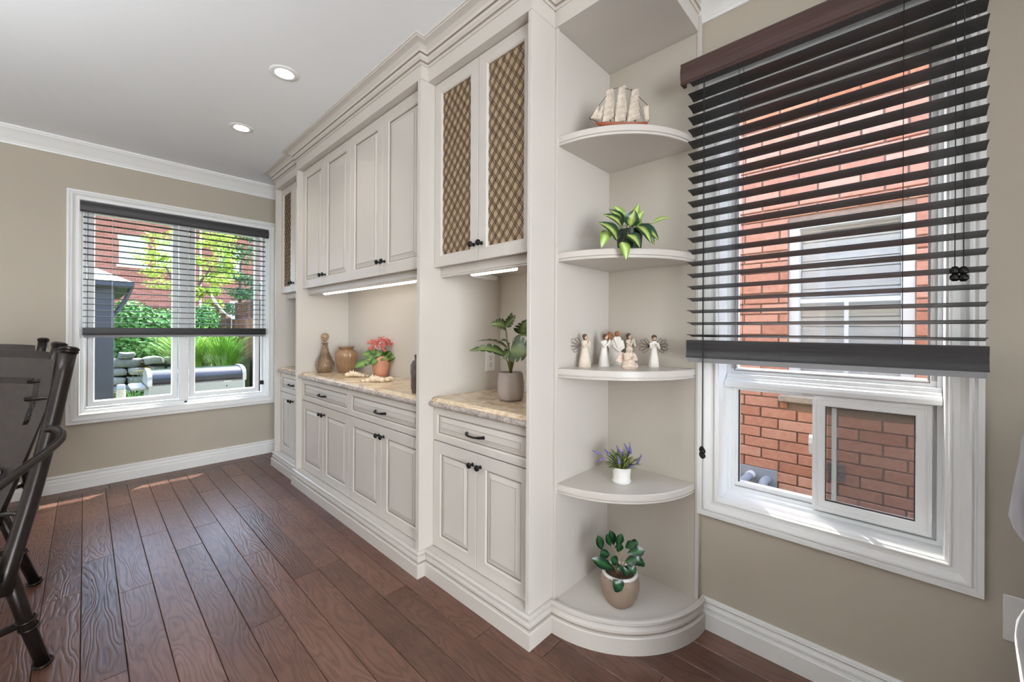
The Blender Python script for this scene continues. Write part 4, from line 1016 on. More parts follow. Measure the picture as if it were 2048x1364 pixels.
for cx, cz, dd, n_ in ((2, 70, 0, 22), (-17, 66, 0.01, 12), (-13, 55, 0.04, 12), (4, 60, 0.03, 14), (20, 62, 0.01, 14), (8, 52, 0.06, 9), (12, 68, -0.03, 10), (-6, 64, 0.02, 10)):
    c = L(P, cx*K, cz*K, dd); m = MB()
    stem(o, [P+Vector((0, 0, 0.1)), c.lerp(P+Vector((0, 0, 0.1)), 0.4)+Vector((0, 0, 0.01)), c], 0.0018)
    for q in range(int(n_*1.6)):
        f_ = c+Vector((rk.gauss(0, 0.017), rk.gauss(0, 0.017), rk.gauss(0, 0.009))); a0 = rk.random()*PI
        m.ball(f_, 0.0075, 6, 4, (1, 1, 0.7))
        for e in range(5):
            a = a0+2*PI*e/5; b_ = f_+Vector((math.cos(a), math.sin(a), 0.5))*0.0125; sdv = Vector((-math.sin(a), math.cos(a), 0))*0.0065
            m.add([f_, (f_+b_)/2+sdv, b_, (f_+b_)/2-sdv], [(0, 1, 2, 3)])
    part(m, 'flower_cluster', 'petal', o)['kind'] = 'stuff'

# coral pieces
def coral(label, loc, blobs, seed):
    rc = random.Random(seed); P = Vector(loc); o = empty('coral_piece', P); tag(o, label, 'coral', 'cream coral pieces')
    m = MB()
    for (r, u, d, ra) in blobs:
        c = L(P, r, u, d)
        m.ball(c, ra, 14, 9, (1.0, 1.0, 0.75))
    for k in range(len(m.v)):
        v = Vector(m.v[k]); q = math.sin(v.x*260)*math.sin(v.y*240+1)*math.sin(v.z*280+2)
        m.v[k] = tuple(v+Vector((q, -q, abs(q)))*0.004)
    m.v = [(a, b, max(c, Z_C1+0.0005)) for a, b, c in m.v]
    part(m, 'body', 'coral', o, smooth=True)
    m = MB()
    for k in range(16):
        r, u, d, ra = blobs[k % len(blobs)]; c = L(P, r, u, d); a = rc.uniform(0, 2*PI); e = rc.uniform(0.3, 1.3)
        dv = Vector((math.cos(a)*math.cos(e), math.sin(a)*math.cos(e), math.sin(e)))
        m.tube([c+dv*ra*0.6, c+dv*ra*1.15], [ra*0.28, ra*0.12], 6)
    m.v = [(a, b, max(c, Z_C1+0.0005)) for a, b, c in m.v]
    part(m, 'knobs', 'coral', o, smooth=True)
coral('cream coral piece lying left of the peach flower pot', (1.700, -0.425, Z_C1), [(-0.055, 0.016, 0, 0.024), (-0.025, 0.022, 0, 0.026), (0.005, 0.020, 0, 0.024), (0.03, 0.014, 0, 0.020), (0.055, 0.010, 0, 0.015), (0.085, 0.007, 0.0, 0.012)], 4)
coral('larger cream coral piece lying in front of the peach flower pot', (2.060, -0.455, Z_C1), [(-0.085, 0.006, 0, 0.014), (-0.055, 0.010, 0, 0.020), (-0.02, 0.020, 0, 0.028), (0.01, 0.018, 0.0, 0.026), (0.04, 0.012, 0, 0.022), (0.07, 0.014, -0.02, 0.020), (0.085, 0.016, -0.05, 0.018)], 9)

# ------------------------------------------------------------------ figurines on the third shelf
def ring(c, rx, ry, n=16, rot=0.0):
    return [tuple(Vector(c)+R0*(rx*math.cos(2*PI*k/n+rot))-FWD*(ry*math.sin(2*PI*k/n+rot))) for k in range(n)]
def figurine(label, px, py, h, base_w, mats, lean=0.0, arms=(), hair=True, head=None, group='small resin figurines on the third shelf', dark_hair=True, headoff=0.0, turn=0.0):
    P = Vector((px, py, 1.088)); o = empty('figurine', P); tag(o, label, 'figurine', group)
    b = base_w/2; m = MB(); R_ = []
    prof = [(0, b, b*0.8), (0.02, b*1.02, b*0.82), (0.25, b*0.82, b*0.68), (0.45, b*0.60, b*0.52), (0.56, b*0.50, b*0.42), (0.66, b*0.56, b*0.46), (0.73, b*0.60, b*0.42), (0.775, b*0.42, b*0.34), (0.80, b*0.18, b*0.18)]
    for z, rx, ry in prof: R_.append(ring(L(P, lean*h*z*z, z*h, 0), rx, ry))
    m.loft(R_, True, True, 0)
    hc = L(P, lean*h*0.78+headoff*h, 0.885*h, 0.004)
    m.tube([L(P, lean*h*0.62, 0.77*h, 0), hc], h*0.032, 8, mi=1)
    m.ball(hc, h*0.075, 12, 9, (0.85, 0.9, 1.15), 1)
    for pts in arms:
        m.tube([L(P, r*h, u*h, d*h) for r, u, d in pts], [h*0.042, h*0.038, h*0.032, h*0.026][:len(pts)] if len(pts) <= 4 else h*0.035, 8, mi=0)
        r, u, d = pts[-1]; m.ball(L(P, r*h, u*h, d*h), h*0.030, 8, 6, (1, 1, 1), 1)
    part(m, 'body', [mats[0], 'fig_skin'], o, smooth=True, angle=60)
    if hair:
        m = MB(); R_ = []
        for t_, s_ in ((0.0, 0.25), (0.18, 0.75), (0.45, 1.0), (0.75, 1.0), (1.0, 0.85), (1.35, 0.72), (1.7, 0.45)):
            z = hc+UPZ*(h*0.095*(1-t_*1.15))-R0*(h*0.022+turn*h*0.02)+FWD*(h*0.012)
            R_.append(ring(z, h*0.080*s_, h*0.075*s_, 14))
        m.loft(R_, True, True); part(m, 'hair', mats[1], o, smooth=True)
    return o, P
def wire_wings(o, P, h, spans, both=True):
    m = MB()
    for sgn, cx in spans:
        rootp = L(P, cx*h, 0.62*h, -0.06*h); loops = []
        for q in range(5):
            a0 = math.radians(-38+q*24); ln = h*(0.34 if q in (1, 2, 3) else 0.28)
            tip = rootp+R0*(sgn*math.cos(a0)*ln)+UPZ*(math.sin(a0)*ln)
            wv = (R0*(-sgn*math.sin(a0))+UPZ*math.cos(a0))*h*0.052
            m.tube([rootp, rootp.lerp(tip, 0.55)+wv, tip+wv*0.6, tip, tip-wv*0.6, rootp.lerp(tip, 0.55)-wv, rootp], 0.0011, 5)
    part(m, 'wire_wings', 'fig_wire', o)
o, P = figurine('cream angel figurine with wire wings at the left end of the third shelf', 3.590, -0.284, 0.149, 0.056, ('fig_cream', 'fig_hair'), 0.0, [((-0.06, 0.72, 0.02), (-0.02, 0.58, 0.12), (0.08, 0.66, 0.12), (0.14, 0.78, 0.06)), ((0.09, 0.72, 0.02), (0.13, 0.60, 0.08), (0.14, 0.74, 0.08))], headoff=0.02)
wire_wings(o, P, 0.149, ((-1, -0.10),))
o, P = figurine('slim cream figurine of a long-haired woman with raised hands, second from left', 3.622, -0.178, 0.149, 0.050, ('fig_white', 'fig_hair'), 0.03, [((-0.08, 0.73, 0.03), (-0.02, 0.60, 0.12), (0.10, 0.66, 0.12), (0.16, 0.80, 0.06)), ((0.10, 0.73, 0.0), (0.14, 0.60, 0.06), (0.17, 0.76, 0.06))], headoff=0.03)
# embracing couple
P = Vector((3.613, -0.070, 1.088)); h = 0.158
o = empty('figurine', P); tag(o, 'cream figurine of an embracing couple standing against the shelf back', 'figurine', 'small resin figurines on the third shelf')
m = MB(); m.loft([ring(L(P, a*h, z*h, 0), rx*h, ry*h) for z, a, rx, ry in ((0, 0.02, 0.26, 0.16), (0.12, 0.02, 0.26, 0.16), (0.34, 0.02, 0.20, 0.15), (0.42, 0.02, 0.19, 0.14), (0.60, 0.03, 0.21, 0.16), (0.74, 0.05, 0.17, 0.14), (0.84, 0.07, 0.10, 0.09))], True, True, 0)
m.ball(L(P, -0.12*h, 0.84*h, 0.06*h), 0.095*h, 12, 9, (1, 1, 1.1), 1); m.ball(L(P, 0.08*h, 0.92*h, 0), 0.078*h, 12, 9, (1, 1, 1.1), 1)
m.tube([L(P, 0.20*h, 0.72*h, 0.06*h), L(P, 0.24*h, 0.52*h, 0.10*h), L(P, 0.10*h, 0.42*h, 0.16*h), L(P, -0.10*h, 0.56*h, 0.16*h)], [0.055*h, 0.055*h, 0.045*h, 0.035*h], 8, mi=0)
m.tube([L(P, -0.02*h, 0.80*h, 0.10*h), L(P, 0.04*h, 0.62*h, 0.16*h), L(P, 0.10*h, 0.46*h, 0.15*h)], [0.06*h, 0.05*h, 0.035*h], 8, mi=0)
part(m, 'body', ['fig_white', 'fig_rust'], o, smooth=True, angle=60)
m = MB(); m.ball(L(P, -0.15*h, 0.86*h, 0.05*h), 0.10*h, 12, 8, (1, 1, 1.15)); part(m, 'hair', 'fig_rust', o, smooth=True)
o, P = figurine('figurine of a woman with hands to her face behind the kneeling angel', 3.668, -0.030, 0.152, 0.050, ('fig_cream', 'fig_hair'), 0.0, [((-0.08, 0.72, 0.02), (0.02, 0.60, 0.12), (0.10, 0.80, 0.10)), ((0.11, 0.72, 0.02), (0.16, 0.60, 0.08), (0.12, 0.80, 0.08))], headoff=0.0)
o, P = figurine('white angel figurine with spread wire wings at the right end of the third shelf', 3.801, -0.056, 0.146, 0.046, ('fig_white', 'fig_hair'), 0.0, [((-0.10, 0.72, 0.02), (-0.13, 0.60, 0.08), (-0.02, 0.66, 0.14)), ((0.10, 0.72, 0.02), (0.13, 0.58, 0.08), (0.02, 0.68, 0.14))], headoff=0.0, turn=-1)
wire_wings(o, P, 0.146, ((-1, -0.10), (1, 0.10)))
# kneeling stone angel
P = Vector((3.758, -0.205, 1.088)); h = 0.094
o = empty('figurine', P); tag(o, 'mottled stone figurine of a kneeling angel praying, in front of the others', 'figurine', 'small resin figurines on the third shelf')
m = MB(); m.loft([ring(L(P, a*h, z*h, d*h), rx*h, ry*h) for z, a, d, rx, ry in ((0, 0.02, 0, 0.36, 0.28), (0.08, 0.02, 0, 0.38, 0.30), (0.22, 0.0, 0, 0.32, 0.27), (0.34, 0.0, 0, 0.26, 0.22), (0.55, 0.0, 0.02, 0.25, 0.2), (0.68, 0.0, 0.03, 0.23, 0.17), (0.76, 0.0, 0.04, 0.10, 0.1))], True, True, 0)
m.ball(L(P, 0, 0.87*h, 0.06*h), 0.155*h, 12, 9, (1, 1, 1.0), 0)
m.tube([L(P, -0.2*h, 0.66*h, 0.05*h), L(P, -0.2*h, 0.42*h, 0.2*h), L(P, 0.04*h, 0.5*h, 0.26*h)], [0.08*h, 0.08*h, 0.06*h], 8); m.tube([L(P, 0.2*h, 0.66*h, 0.05*h), L(P, 0.24*h, 0.42*h, 0.18*h), L(P, 0.06*h, 0.5*h, 0.26*h)], [0.08*h, 0.08*h, 0.06*h], 8)
m.tube([L(P, -0.30*h, 0.08*h, 0.1*h), L(P, 0.0, 0.16*h, 0.24*h), L(P, 0.28*h, 0.08*h, 0.16*h)], [0.09*h, 0.11*h, 0.08*h], 8)
m.ball(L(P, 0.34*h, 0.12*h, 0.1*h), 0.07*h, 8, 6); m.ball(L(P, 0.30*h, 0.20*h, 0.12*h), 0.06*h, 8, 6)
part(m, 'body', 'fig_stone', o, smooth=True, angle=60)
for sgn, pts in ((-1, [(-0.16, 0.34), (-0.40, 0.28), (-0.58, 0.34), (-0.50, 0.50), (-0.42, 0.66), (-0.30, 0.74), (-0.16, 0.70)]), (1, [(0.16, 0.70), (0.26, 0.72), (0.36, 0.58), (0.42, 0.42), (0.36, 0.34), (0.2, 0.4)])):
    m = MB(); f0 = [L(P, a*h, z*h, -0.02*h) for a, z in pts]; f1 = [L(P, a*h, z*h, -0.09*h) for a, z in pts]
    m.loft([[tuple(p) for p in f0], [tuple(p) for p in f1]], True, True); part(m, 'wing', 'fig_stone', o)

# ------------------------------------------------------------------ model sailing ship on the top shelf
P = Vector((3.768, -0.306, 2.066)); K = 1/495.0
o = empty('model_ship', P); tag(o, 'model sailing ship with linen sails on the top shelf', 'model ship')
def S(u, v, d=0.0):     # pixels right of 1240, up from the hull base (v=254), metres towards the camera
    return L(P, u*K, v*K, d)
m = MB(); R_ = []
for u, w, zb, zt in ((-50, 0.002, 10, 13), (-40, 0.010, 4, 11), (-26, 0.018, 1, 9.5), (0, 0.022, 0, 8.5), (30, 0.021, 0.5, 8.5), (46, 0.017, 2, 10), (53, 0.010, 6, 12)):
    R_.append([tuple(S(u, zt, w)), tuple(S(u, (zb+zt)/2, w*0.95)), tuple(S(u, zb+1, w*0.5)), tuple(S(u, zb, 0.0)), tuple(S(u, zb+1, -w*0.5)), tuple(S(u, (zb+zt)/2, -w*0.95)), tuple(S(u, zt, -w))])
m.loft(R_, True, True); part(m, 'hull', 'hull', o, smooth=True, angle=50)
m = MB(); m.box(-0.03, 0.05, -0.012, 0.012, 0.0, 0.003); m.xform(Matrix.Translation(P) @ Matrix.Rotation(PI/2-YAW, 4, 'Z')); part(m, 'stand', 'ship_dark', o)
m = MB(); m.box(-0.028, 0.002, -0.010, 0.010, 0.018, 0.027, 0.002); m.xform(Matrix.Translation(P) @ Matrix.Rotation(PI/2-YAW, 4, 'Z')); part(m, 'deck_house', 'ship_dark', o)
masts = ((-24, 11, -22, 78), (1, 10, 0, 84), (26, 10, 20, 80))
for a, b, c, d in masts:
    stem(o, [S(a+4, b), S(c+2, d)], [0.0022, 0.0013], 'ship_dark', 'mast')
stem(o, [S(-36, 10), S(-62, 20)], [0.002, 0.0012], 'ship_dark', 'bowsprit')
SA = []
for (ax, bot, top, w) in ((-26, 12, 74, 27), (-2, 10, 80, 27), (24, 12, 74, 27)):
    n_ = 5
    for k in range(n_):
        v0 = bot+(top-bot)*k/n_; v1 = bot+(top-bot)*(k+1)/n_*1.0; ww = w*(1-0.09*k)
        m = MB(); g = 6
        for i in range(g+1):
            for j in range(g+1):
                s_, t_ = i/g, j/g
                u = ax+3+(s_-0.5)*ww+0.5*k; v = v0+(v1-v0-0.4)*t_+s_*11-2
                bel = math.sin(PI*s_)*math.sin(PI*(t_*0.8+0.1))
                m.v.append(tuple(S(u-bel*1.5, v-bel*0.5, 0.012*bel+0.004-0.018*(s_-0.5))))
        for i in range(g):
            for j in range(g): a = i*(g+1)+j; m.f.append((a, a+1, a+g+2, a+g+1)); m.mi.append(0)
        part(m, 'sail', 'sail', o, smooth=True)
        stem(o, [S(ax+3-ww/2+0.5*k, v1-2.4, 0.012), S(ax+3+ww/2+0.5*k, v1+8.6, -0.006)], 0.0010, 'ship_dark', 'yard', 5)
for tri in (((-60, 20), (-44, 46), (-45, 20)), ((-50, 19), (-34, 50), (-36, 18)), ((-40, 16), (-26, 48), (-26, 15)), ((50, 18), (46, 44), (56, 46), (57, 18))):
    m = MB(); f0 = [tuple(S(u, v, 0.002)) for u, v in tri]; f1 = [tuple(S(u, v, 0.001)) for u, v in tri]
    m.loft([f0, f1], True, True); part(m, 'jib_sail', 'sail', o)
m = MB()
ol = [(-62, 20), (-18, 79), (2, 83), (22, 77), (54, 48), (57, 16), (54, 10)]
for a, b in zip(ol[:-1], ol[1:]): m.tube([S(*a), S(*b)], 0.0011, 5)
for a, b in (((-62, 20), (-56, 2)), ((-60, 18), (-50, 3)), ((-24, 40), (-62, 20)), ((-22, 78), (-38, 12)), ((2, 83), (-10, 12)), ((22, 77), (10, 10)), ((22, 77), (48, 12)), ((-22, 60), (-10, 10)), ((2, 60), (14, 10)), ((22, 56), (34, 10)), ((30, 74), (50, 12))):
    m.tube([S(*a), S(*b)], 0.0007, 4)
part(m, 'rigging', 'ship_dark', o)

# ------------------------------------------------------------------ dining chairs
def sup(m, c, a, b, h, e1=0.35, e2=0.35, n=24, k=12, mi=0, fun=None):
    """superellipsoid cushion"""
    def pw(v, e): return math.copysign(abs(v)**e, v)
    R_ = []
    for i in range(k+1):
        t = -PI/2+PI*i/k; ct, st = pw(math.cos(t), e1), pw(math.sin(t), e1); rg = []
        for j in range(n):
            q = 2*PI*j/n; p = Vector((c[0]+a*max(ct, 0.02)*pw(math.cos(q), e2), c[1]+b*max(ct, 0.02)*pw(math.sin(q), e2), c[2]+h*st))
            if fun: p = fun(p)
            rg.append(tuple(p))
        R_.append(rg)
    m.loft(R_, True, True, mi)
def smoothpath(pts, n=6):
    P = [Vector(p) for p in pts]; out = []
    for i in range(len(P)-1):
        p0 = P[max(i-1, 0)]; p1 = P[i]; p2 = P[i+1]; p3 = P[min(i+2, len(P)-1)]
        for k in range(n):
            t = k/n
            out.append(0.5*((2*p1)+(p2-p0)*t+(2*p0-5*p1+4*p2-p3)*t*t+(3*p1-p0-3*p2+p3)*t*t*t))
    out.append(P[-1]); return out
def make_chair():
    o = local_root('dining_chair', (0, 0, 0)); tag(o, 'x', 'chair', 'dark metal dining chairs')
    def bx(z): return -0.19-0.23*(z-0.42)/0.745-0.02*math.sin(PI*max(0, (z-0.42)/0.745))
    for s_ in (1, -1):
        m = MB(); m.tube([(bx(z), s_*(0.225+0.040*(z-0.42)/0.745), z) for z in [0.36+0.8*k/10 for k in range(11)]], 0.0245, 16); p_ = m.build('back_post', 'bronze', o, True)
        m = MB(); m.lathe([(0.020, -0.012), (0.027, -0.010), (0.0285, -0.006), (0.026, -0.003), (0.029, 0.001), (0.030, 0.006), (0.026, 0.011), (0.010, 0.013)], 20)
        m.xform(Matrix.Translation((bx(1.165), s_*0.265, 1.160)) @ Matrix.Rotation(-0.29, 4, 'Y')); c_ = m.build('post_cap', 'bronze', None, True, angle=40); c_.parent = p_
        for fx, fy, tx, ty in ((-0.19, 0.225, -0.34, 0.240), (0.235, 0.225, 0.285, 0.240)):
            m = MB(); m.tube([(fx, s_*fy, 0.44), ((fx+tx)/2-0.0, s_*(fy+ty)/2, 0.21), (tx, s_*ty, 0.0)], [0.021, 0.0205, 0.0195], 14); l_ = m.build('leg', 'bronze', o, True)
            for zz, r in ((0.188, 0.026), (0.222, 0.026), (0.016, 0.0275)):
                t_ = (0.44-zz)/0.44; cx_, cy_ = fx+(tx-fx)*t_, s_*(fy+(ty-fy)*t_)
                m = MB(); m.tube([(cx_+r*0.9*math.cos(a), cy_+r*0.9*math.sin(a), zz-0.2*(r*math.cos(a))) for a in [2*PI*k/20 for k in range(20)]], 0.0045, 6, True); r_ = m.build('leg_ring', 'bronze', None, True); r_.parent = l_
        m = MB(); m.tube(smoothpath([(bx(0.872)+0.016, s_*0.250, 0.872), (-0.322, s_*0.278, 0.876), (-0.296, s_*0.308, 0.858), (-0.235, s_*0.319, 0.832), (-0.02, s_*0.314, 0.775), (0.19, s_*0.302, 0.72), (0.255, s_*0.285, 0.665), (0.262, s_*0.265, 0.56), (0.245, s_*0.228, 0.43)], 6), 0.0135, 12)
        m.build('arm', 'bronze', o, True)
        m = MB(); m.tube(smoothpath([(-0.275, s_*0.222, 0.205), (-0.18, s_*0.15, 0.205), (-0.03, s_*0.105, 0.205), (0.13, s_*0.15, 0.205), (0.25, s_*0.222, 0.205)], 6), 0.0125, 10); m.build('stretcher', 'bronze', o, True)
    m = MB(); m.tube([(-0.03, -0.105, 0.205), (-0.03, 0.105, 0.205)], 0.0125, 10); m.build('stretcher', 'bronze', o, True)
    # back sheet with slots
    m = MB(); ny, nz = 24, 26; idx = {}
    def pt(i, k, th):
        t_ = k/nz; z = 0.50+0.625*t_; w = 0.145+0.085*min(1, t_*1.35); y_ = -w+2*w*i/ny
        z += 0.012*(1-(2*i/ny-1)**2)*t_
        return (bx(z)-0.035*(1-(2*i/ny-1)**2)+th, y_, z)
    def hole(i, k):
        u = abs(2*(i+0.5)/ny-1)
        if k in (22,) and 0.25 < u < 0.83: return True
        if 16 <= k < 22 and 0.74 < u < 0.83: return True
        if 3 <= k < 8 and 0.35 < u < 0.78: return True
        return False
    for th in (0.0015, -0.0015):
        for i in range(ny+1):
            for k in range(nz+1): idx[(i, k, th)] = len(m.v); m.v.append(pt(i, k, th))
    for i in range(ny):
        for k in range(nz):
            if hole(i, k): continue
            for th in (0.0015, -0.0015): m.f.append((idx[(i, k, th)], idx[(i+1, k, th)], idx[(i+1, k+1, th)], idx[(i, k+1, th)])); m.mi.append(0)
            for (a, b, di, dk) in (((i, k), (i+1, k), 0, -1), ((i, k+1), (i+1, k+1), 0, 1), ((i, k), (i, k+1), -1, 0), ((i+1, k), (i+1, k+1), 1, 0)):
                ii, kk = i+di, k+dk
                if ii < 0 or kk < 0 or ii >= ny or kk >= nz or hole(ii, kk):
                    m.f.append((idx[(*a, 0.0015)], idx[(*b, 0.0015)], idx[(*b, -0.0015)], idx[(*a, -0.0015)])); m.mi.append(0)
    b_ = m.build('back_sheet', 'bronze_sheet', o, True, angle=40)
    cxm = bx(0.79)-0.035
    for rr, q in ((0.052, 0.007), (0.034, 0.006)):
        m = MB(); m.tube([(cxm+0.012-0.29*rr*math.sin(a), rr*math.cos(a), 0.80+rr*math.sin(a)) for a in [2*PI*k/28 for k in range(28)]], q, 8, True); r_ = m.build('medallion_ring', 'bronze', None, True); r_.parent = b_
    for s_ in (1, -1):
        m = MB(); m.tube(smoothpath([(bx(z)+(-0.004), s_*y_, z) for y_, z in ((0.10, 0.70), (0.125, 0.715), (0.14, 0.735), (0.125, 0.75), (0.105, 0.742))], 4), 0.005, 6); r_ = m.build('scroll', 'bronze', None, True); r_.parent = b_
        m = MB(); m.tube([(bx(0.98)-0.008, s_*0.16, 0.98), (bx(0.98)-0.004, s_*0.255, 0.985)], 0.008, 8); m.build('back_bracket', 'bronze', o, True)
        m = MB(); m.tube([(bx(0.60)-0.010, s_*0.13, 0.60), (bx(0.60), s_*0.230, 0.60)], 0.008, 8); m.build('back_bracket', 'bronze', o, True)
    m = MB(); m.sweep([(-0.20, -0.225, 0.415), (0.245, -0.225, 0.415), (0.245, 0.225, 0.415), (-0.20, 0.225, 0.415)], [(-0.012, -0.004), (0.006, -0.004), (0.006, 0.020), (-0.012, 0.020)], (0, 0, 1), 1, True); m.build('seat_frame', 'bronze', o)
    m = MB(); sup(m, (0.03, 0, 0.468), 0.235, 0.222, 0.036, 0.5, 0.28, 32, 12); m.build('seat_cushion', 'cushion', o, True)
    return o
ch = make_chair()
chairs = [((2.504, -2.259, 0), -25.5, 'nearest dark metal dining chair with scroll-patterned cushion at the left edge'),
          ((1.655, -2.358, 0), -40.0, 'middle dark metal dining chair, mostly hidden behind the nearest one'),
          ((0.620, -2.330, 0), -10.0, 'farthest dark metal dining chair, its back top showing near the garden window')]
for i, (lc, an, lb) in enumerate(chairs):
    c_ = ch if i == 0 else copy_tree(ch)
    c_.location = lc; c_.rotation_euler = (0, 0, math.radians(an)); c_['label'] = lb

# ------------------------------------------------------------------ armchair at the right edge
o = empty('armchair', (5.25, -0.55, 0)); tag(o, 'grey velvet armchair back and arm at the right edge beside the side window', 'armchair')
def crease(p): return p+Vector((0.010*math.sin(p.z*23+p.y*6), 0.012*math.sin(p.x*14+p.z*9), 0.006*math.sin(p.x*17)))
m = MB(); sup(m, (5.213, -0.30, 0.885), 0.425, 0.135, 0.19, 0.45, 0.4, 48, 24, fun=crease); part(m, 'head_cushion', 'velvet', o, smooth=True)
m = MB(); sup(m, (5.222, -0.29, 0.58), 0.40, 0.14, 0.22, 0.4, 0.4, 48, 20, fun=crease); part(m, 'back_cushion', 'velvet', o, smooth=True)
m = MB(); sup(m, (5.205, -0.66, 0.40), 0.30, 0.34, 0.09, 0.45, 0.35, 40, 14, fun=crease); part(m, 'seat_cushion', 'velvet', o, smooth=True)
for xx in (4.893, 5.515):
    m = MB(); sup(m, (xx, -0.60, 0.385), 0.105, 0.40, 0.295, 0.4, 0.4, 36, 20, fun=crease); part(m, 'arm', 'velvet', o, smooth=True)
m = MB(); m.box(4.84, 5.58, -0.95, -0.22, 0.06, 0.32, 0.02); part(m, 'base', 'velvet', o)
for xx in (4.90, 5.52):
    for yy in (-0.89, -0.28):
        m = MB(); m.lathe([(0.022, 0), (0.03, 0.07)], 12, (xx, yy, 0)); part(m, 'foot', 'black_metal', o, smooth=True)

# ------------------------------------------------------------------ outdoors: ground
GZ = -0.25
m = MB(); m.box(-40, 14, -25, 25, GZ-0.3, GZ)
gr = structure(m.build('ground', 'ground'))

# neighbour's brick house beside the side window
NY = 1.55
nh = empty('neighbour_house', (4.4, NY+0.1, GZ)); tag(nh, 'orange brick neighbouring house wall seen through the side window', 'house')
NX0, NX1, NZ1 = 1.5, 7.4, 2.875
WXA, WXB, WZA, WZB = 4.035, 4.655, 0.812, 2.005
m = MB()
m.box(NX0, WXA, NY+0.012, NY+0.2, GZ, NZ1); m.box(WXB, NX1, NY+0.012, NY+0.2, GZ, NZ1); m.box(WXA, WXB, NY+0.012, NY+0.2, GZ, WZA); m.box(WXA, WXB, NY+0.012, NY+0.2, WZB, NZ1)
part(m, 'mortar_wall', 'mortar', nh)
CH_, BL_, BH_ = 0.0735, 0.2155, 0.0635
full = MB(); full.box(-0.1025, 0.1025, -0.009, 0.006, -BH_/2, BH_/2, 0.003)
fo = full.build('brick', 'brick'); bpy.data.objects.remove(fo); fme = bpy.data.meshes['brick']
rb = random.Random(2); stuff = MB(); nb = 0; r_i = 0
z = GZ+0.04
while z+BH_/2 < NZ1:
    x = NX0+(BL_/2 if r_i % 2 else 0)+0.11+rb.uniform(-0.004, 0.004)
    while x < NX1-0.11:
        a, b = x-0.1025, x+0.1025
        spans = [(a, b)]
        if z+BH_/2 > WZA-0.047 and z-BH_/2 < WZB+0.002:
            spans = []
            if a < WXA-0.012: spans.append((a, min(b, WXA-0.006)))
            if b > WXB+0.012: spans.append((max(a, WXB+0.006), b))
        for a2, b2 in spans:
            if 3.30 < (a2+b2)/2 < 4.95 and z > -0.10 and nb < 298:
                yy = NY+0.006+rb.uniform(-0.0015, 0.0015)
                if b2-a2 > 0.2049:
                    ob = bpy.data.objects.new('brick', fme); COL.objects.link(ob); ob.location = ((a2+b2)/2, yy, z)
                    attach(ob, nh)
                else:
                    mm = MB(); mm.box(a2, b2, yy-0.009, yy+0.006, z-BH_/2, z+BH_/2, 0.003); part(mm, 'brick', 'brick', nh, origin=((a2+b2)/2, yy, z))
                nb += 1
            else:
                stuff.box(a2, b2, NY-0.003, NY+0.012, z-BH_/2, z+BH_/2)
        x += BL_
    z += CH_; r_i += 1
sf = part(stuff, 'brick_field', 'brick', nh); sf['kind'] = 'stuff'
m = MB(); m.box(3.985, 4.705, NY-0.045, NY+0.15, WZA-0.047, WZA-0.002, 0.006); part(m, 'window_sill', 'sill_stone', nh)
m = MB(); m.sweep([(WXA, NY+0.02, WZA), (WXB, NY+0.02, WZA), (WXB, NY+0.02, WZB), (WXA, NY+0.02, WZB)], [(0, 0), (-0.055, 0), (-0.06, -0.02), (-0.06, -0.07), (0, -0.07)], (0, -1, 0), 1, True); nw = part(m, 'window', 'vinyl', nh)
m = MB(); m.box(4.33, 4.352, NY+0.035, NY+0.075, WZA+0.06, 1.44); o_ = m.build('window_bar', 'vinyl'); attach2(o_, nw)
m = MB(); m.box(WXA+0.06, WXB-0.06, NY+0.035, NY+0.075, 1.44, 1.47); o_ = m.build('window_bar', 'vinyl'); attach2(o_, nw)
m = MB(); m.box(WXA+0.06, WXB-0.06, NY+0.055, NY+0.06, WZA+0.06, WZB-0.06); o_ = m.build('pane', glass_pane('neighbour_glass', 0.10)); attach2(o_, nw)
for k in range(17):
    m = MB(); zz = WZA+0.09+k*0.064; m.box(WXA+0.062, WXB-0.062, NY+0.10, NY+0.106, zz, zz+0.058); o_ = m.build('blind_slat', 'curtain'); attach2(o_, nw)
m = MB(); m.box(WXA, WXB, NY+0.14, NY+0.2, WZA, WZB); part(m, 'window_backing', 'curtain', nh)
m = MB(); m.box(NX0, NX1, NY-0.24, NY+0.2, NZ1, NZ1+0.03); part(m, 'soffit', 'soffit', nh)
m = MB(); m.box(NX0, NX1, NY-0.27, NY-0.24, NZ1-0.01, NZ1+0.13); part(m, 'fascia', 'soffit', nh)
m = MB(); m.prism([(NY-0.30, NZ1+0.12), (NY-0.30, NZ1+0.16), (NY+4.5, NZ1+2.0), (NY+4.5, NZ1+0.0), (NY+0.2, NZ1+0.03)], NX0, NX1, 'x'); part(m, 'roof', 'shingle', nh)
# vent plate with two pipes, small grille
vp = empty('vent_pipes', (3.85, NY, 0.2)); tag(vp, 'grey metal plate with two plastic vent pipes on the brick wall', 'vent')
m = MB(); m.box(3.735, 3.975, NY-0.010, NY-0.0035, 0.10, 0.272, 0.002); part(m, 'plate', 'pipe', vp)
m = MB(); m.tube([(3.82, NY-0.01, 0.215), (3.80, NY-0.10, 0.20), (3.77, NY-0.20, 0.17)], 0.026, 14); pp_ = part(m, 'pipe', 'pipe', vp, smooth=True)
m = MB(); m.tube([(3.82, NY-0.012, 0.215), (3.812, NY-0.045, 0.210)], 0.030, 14); part(m, 'collar', 'white_plastic', vp, smooth=True)
m = MB(); m.tube(smoothpath([(3.915, NY-0.01, 0.20), (3.91, NY-0.06, 0.20), (3.905, NY-0.10, 0.18), (3.90, NY-0.11, 0.10), (3.90, NY-0.11, 0.03)], 4), 0.027, 14); part(m, 'pipe', 'pipe', vp, smooth=True)
vg = empty('vent_grille', (4.31, NY, 0.34)); tag(vg, 'small square louvred vent grille on the brick wall', 'vent')
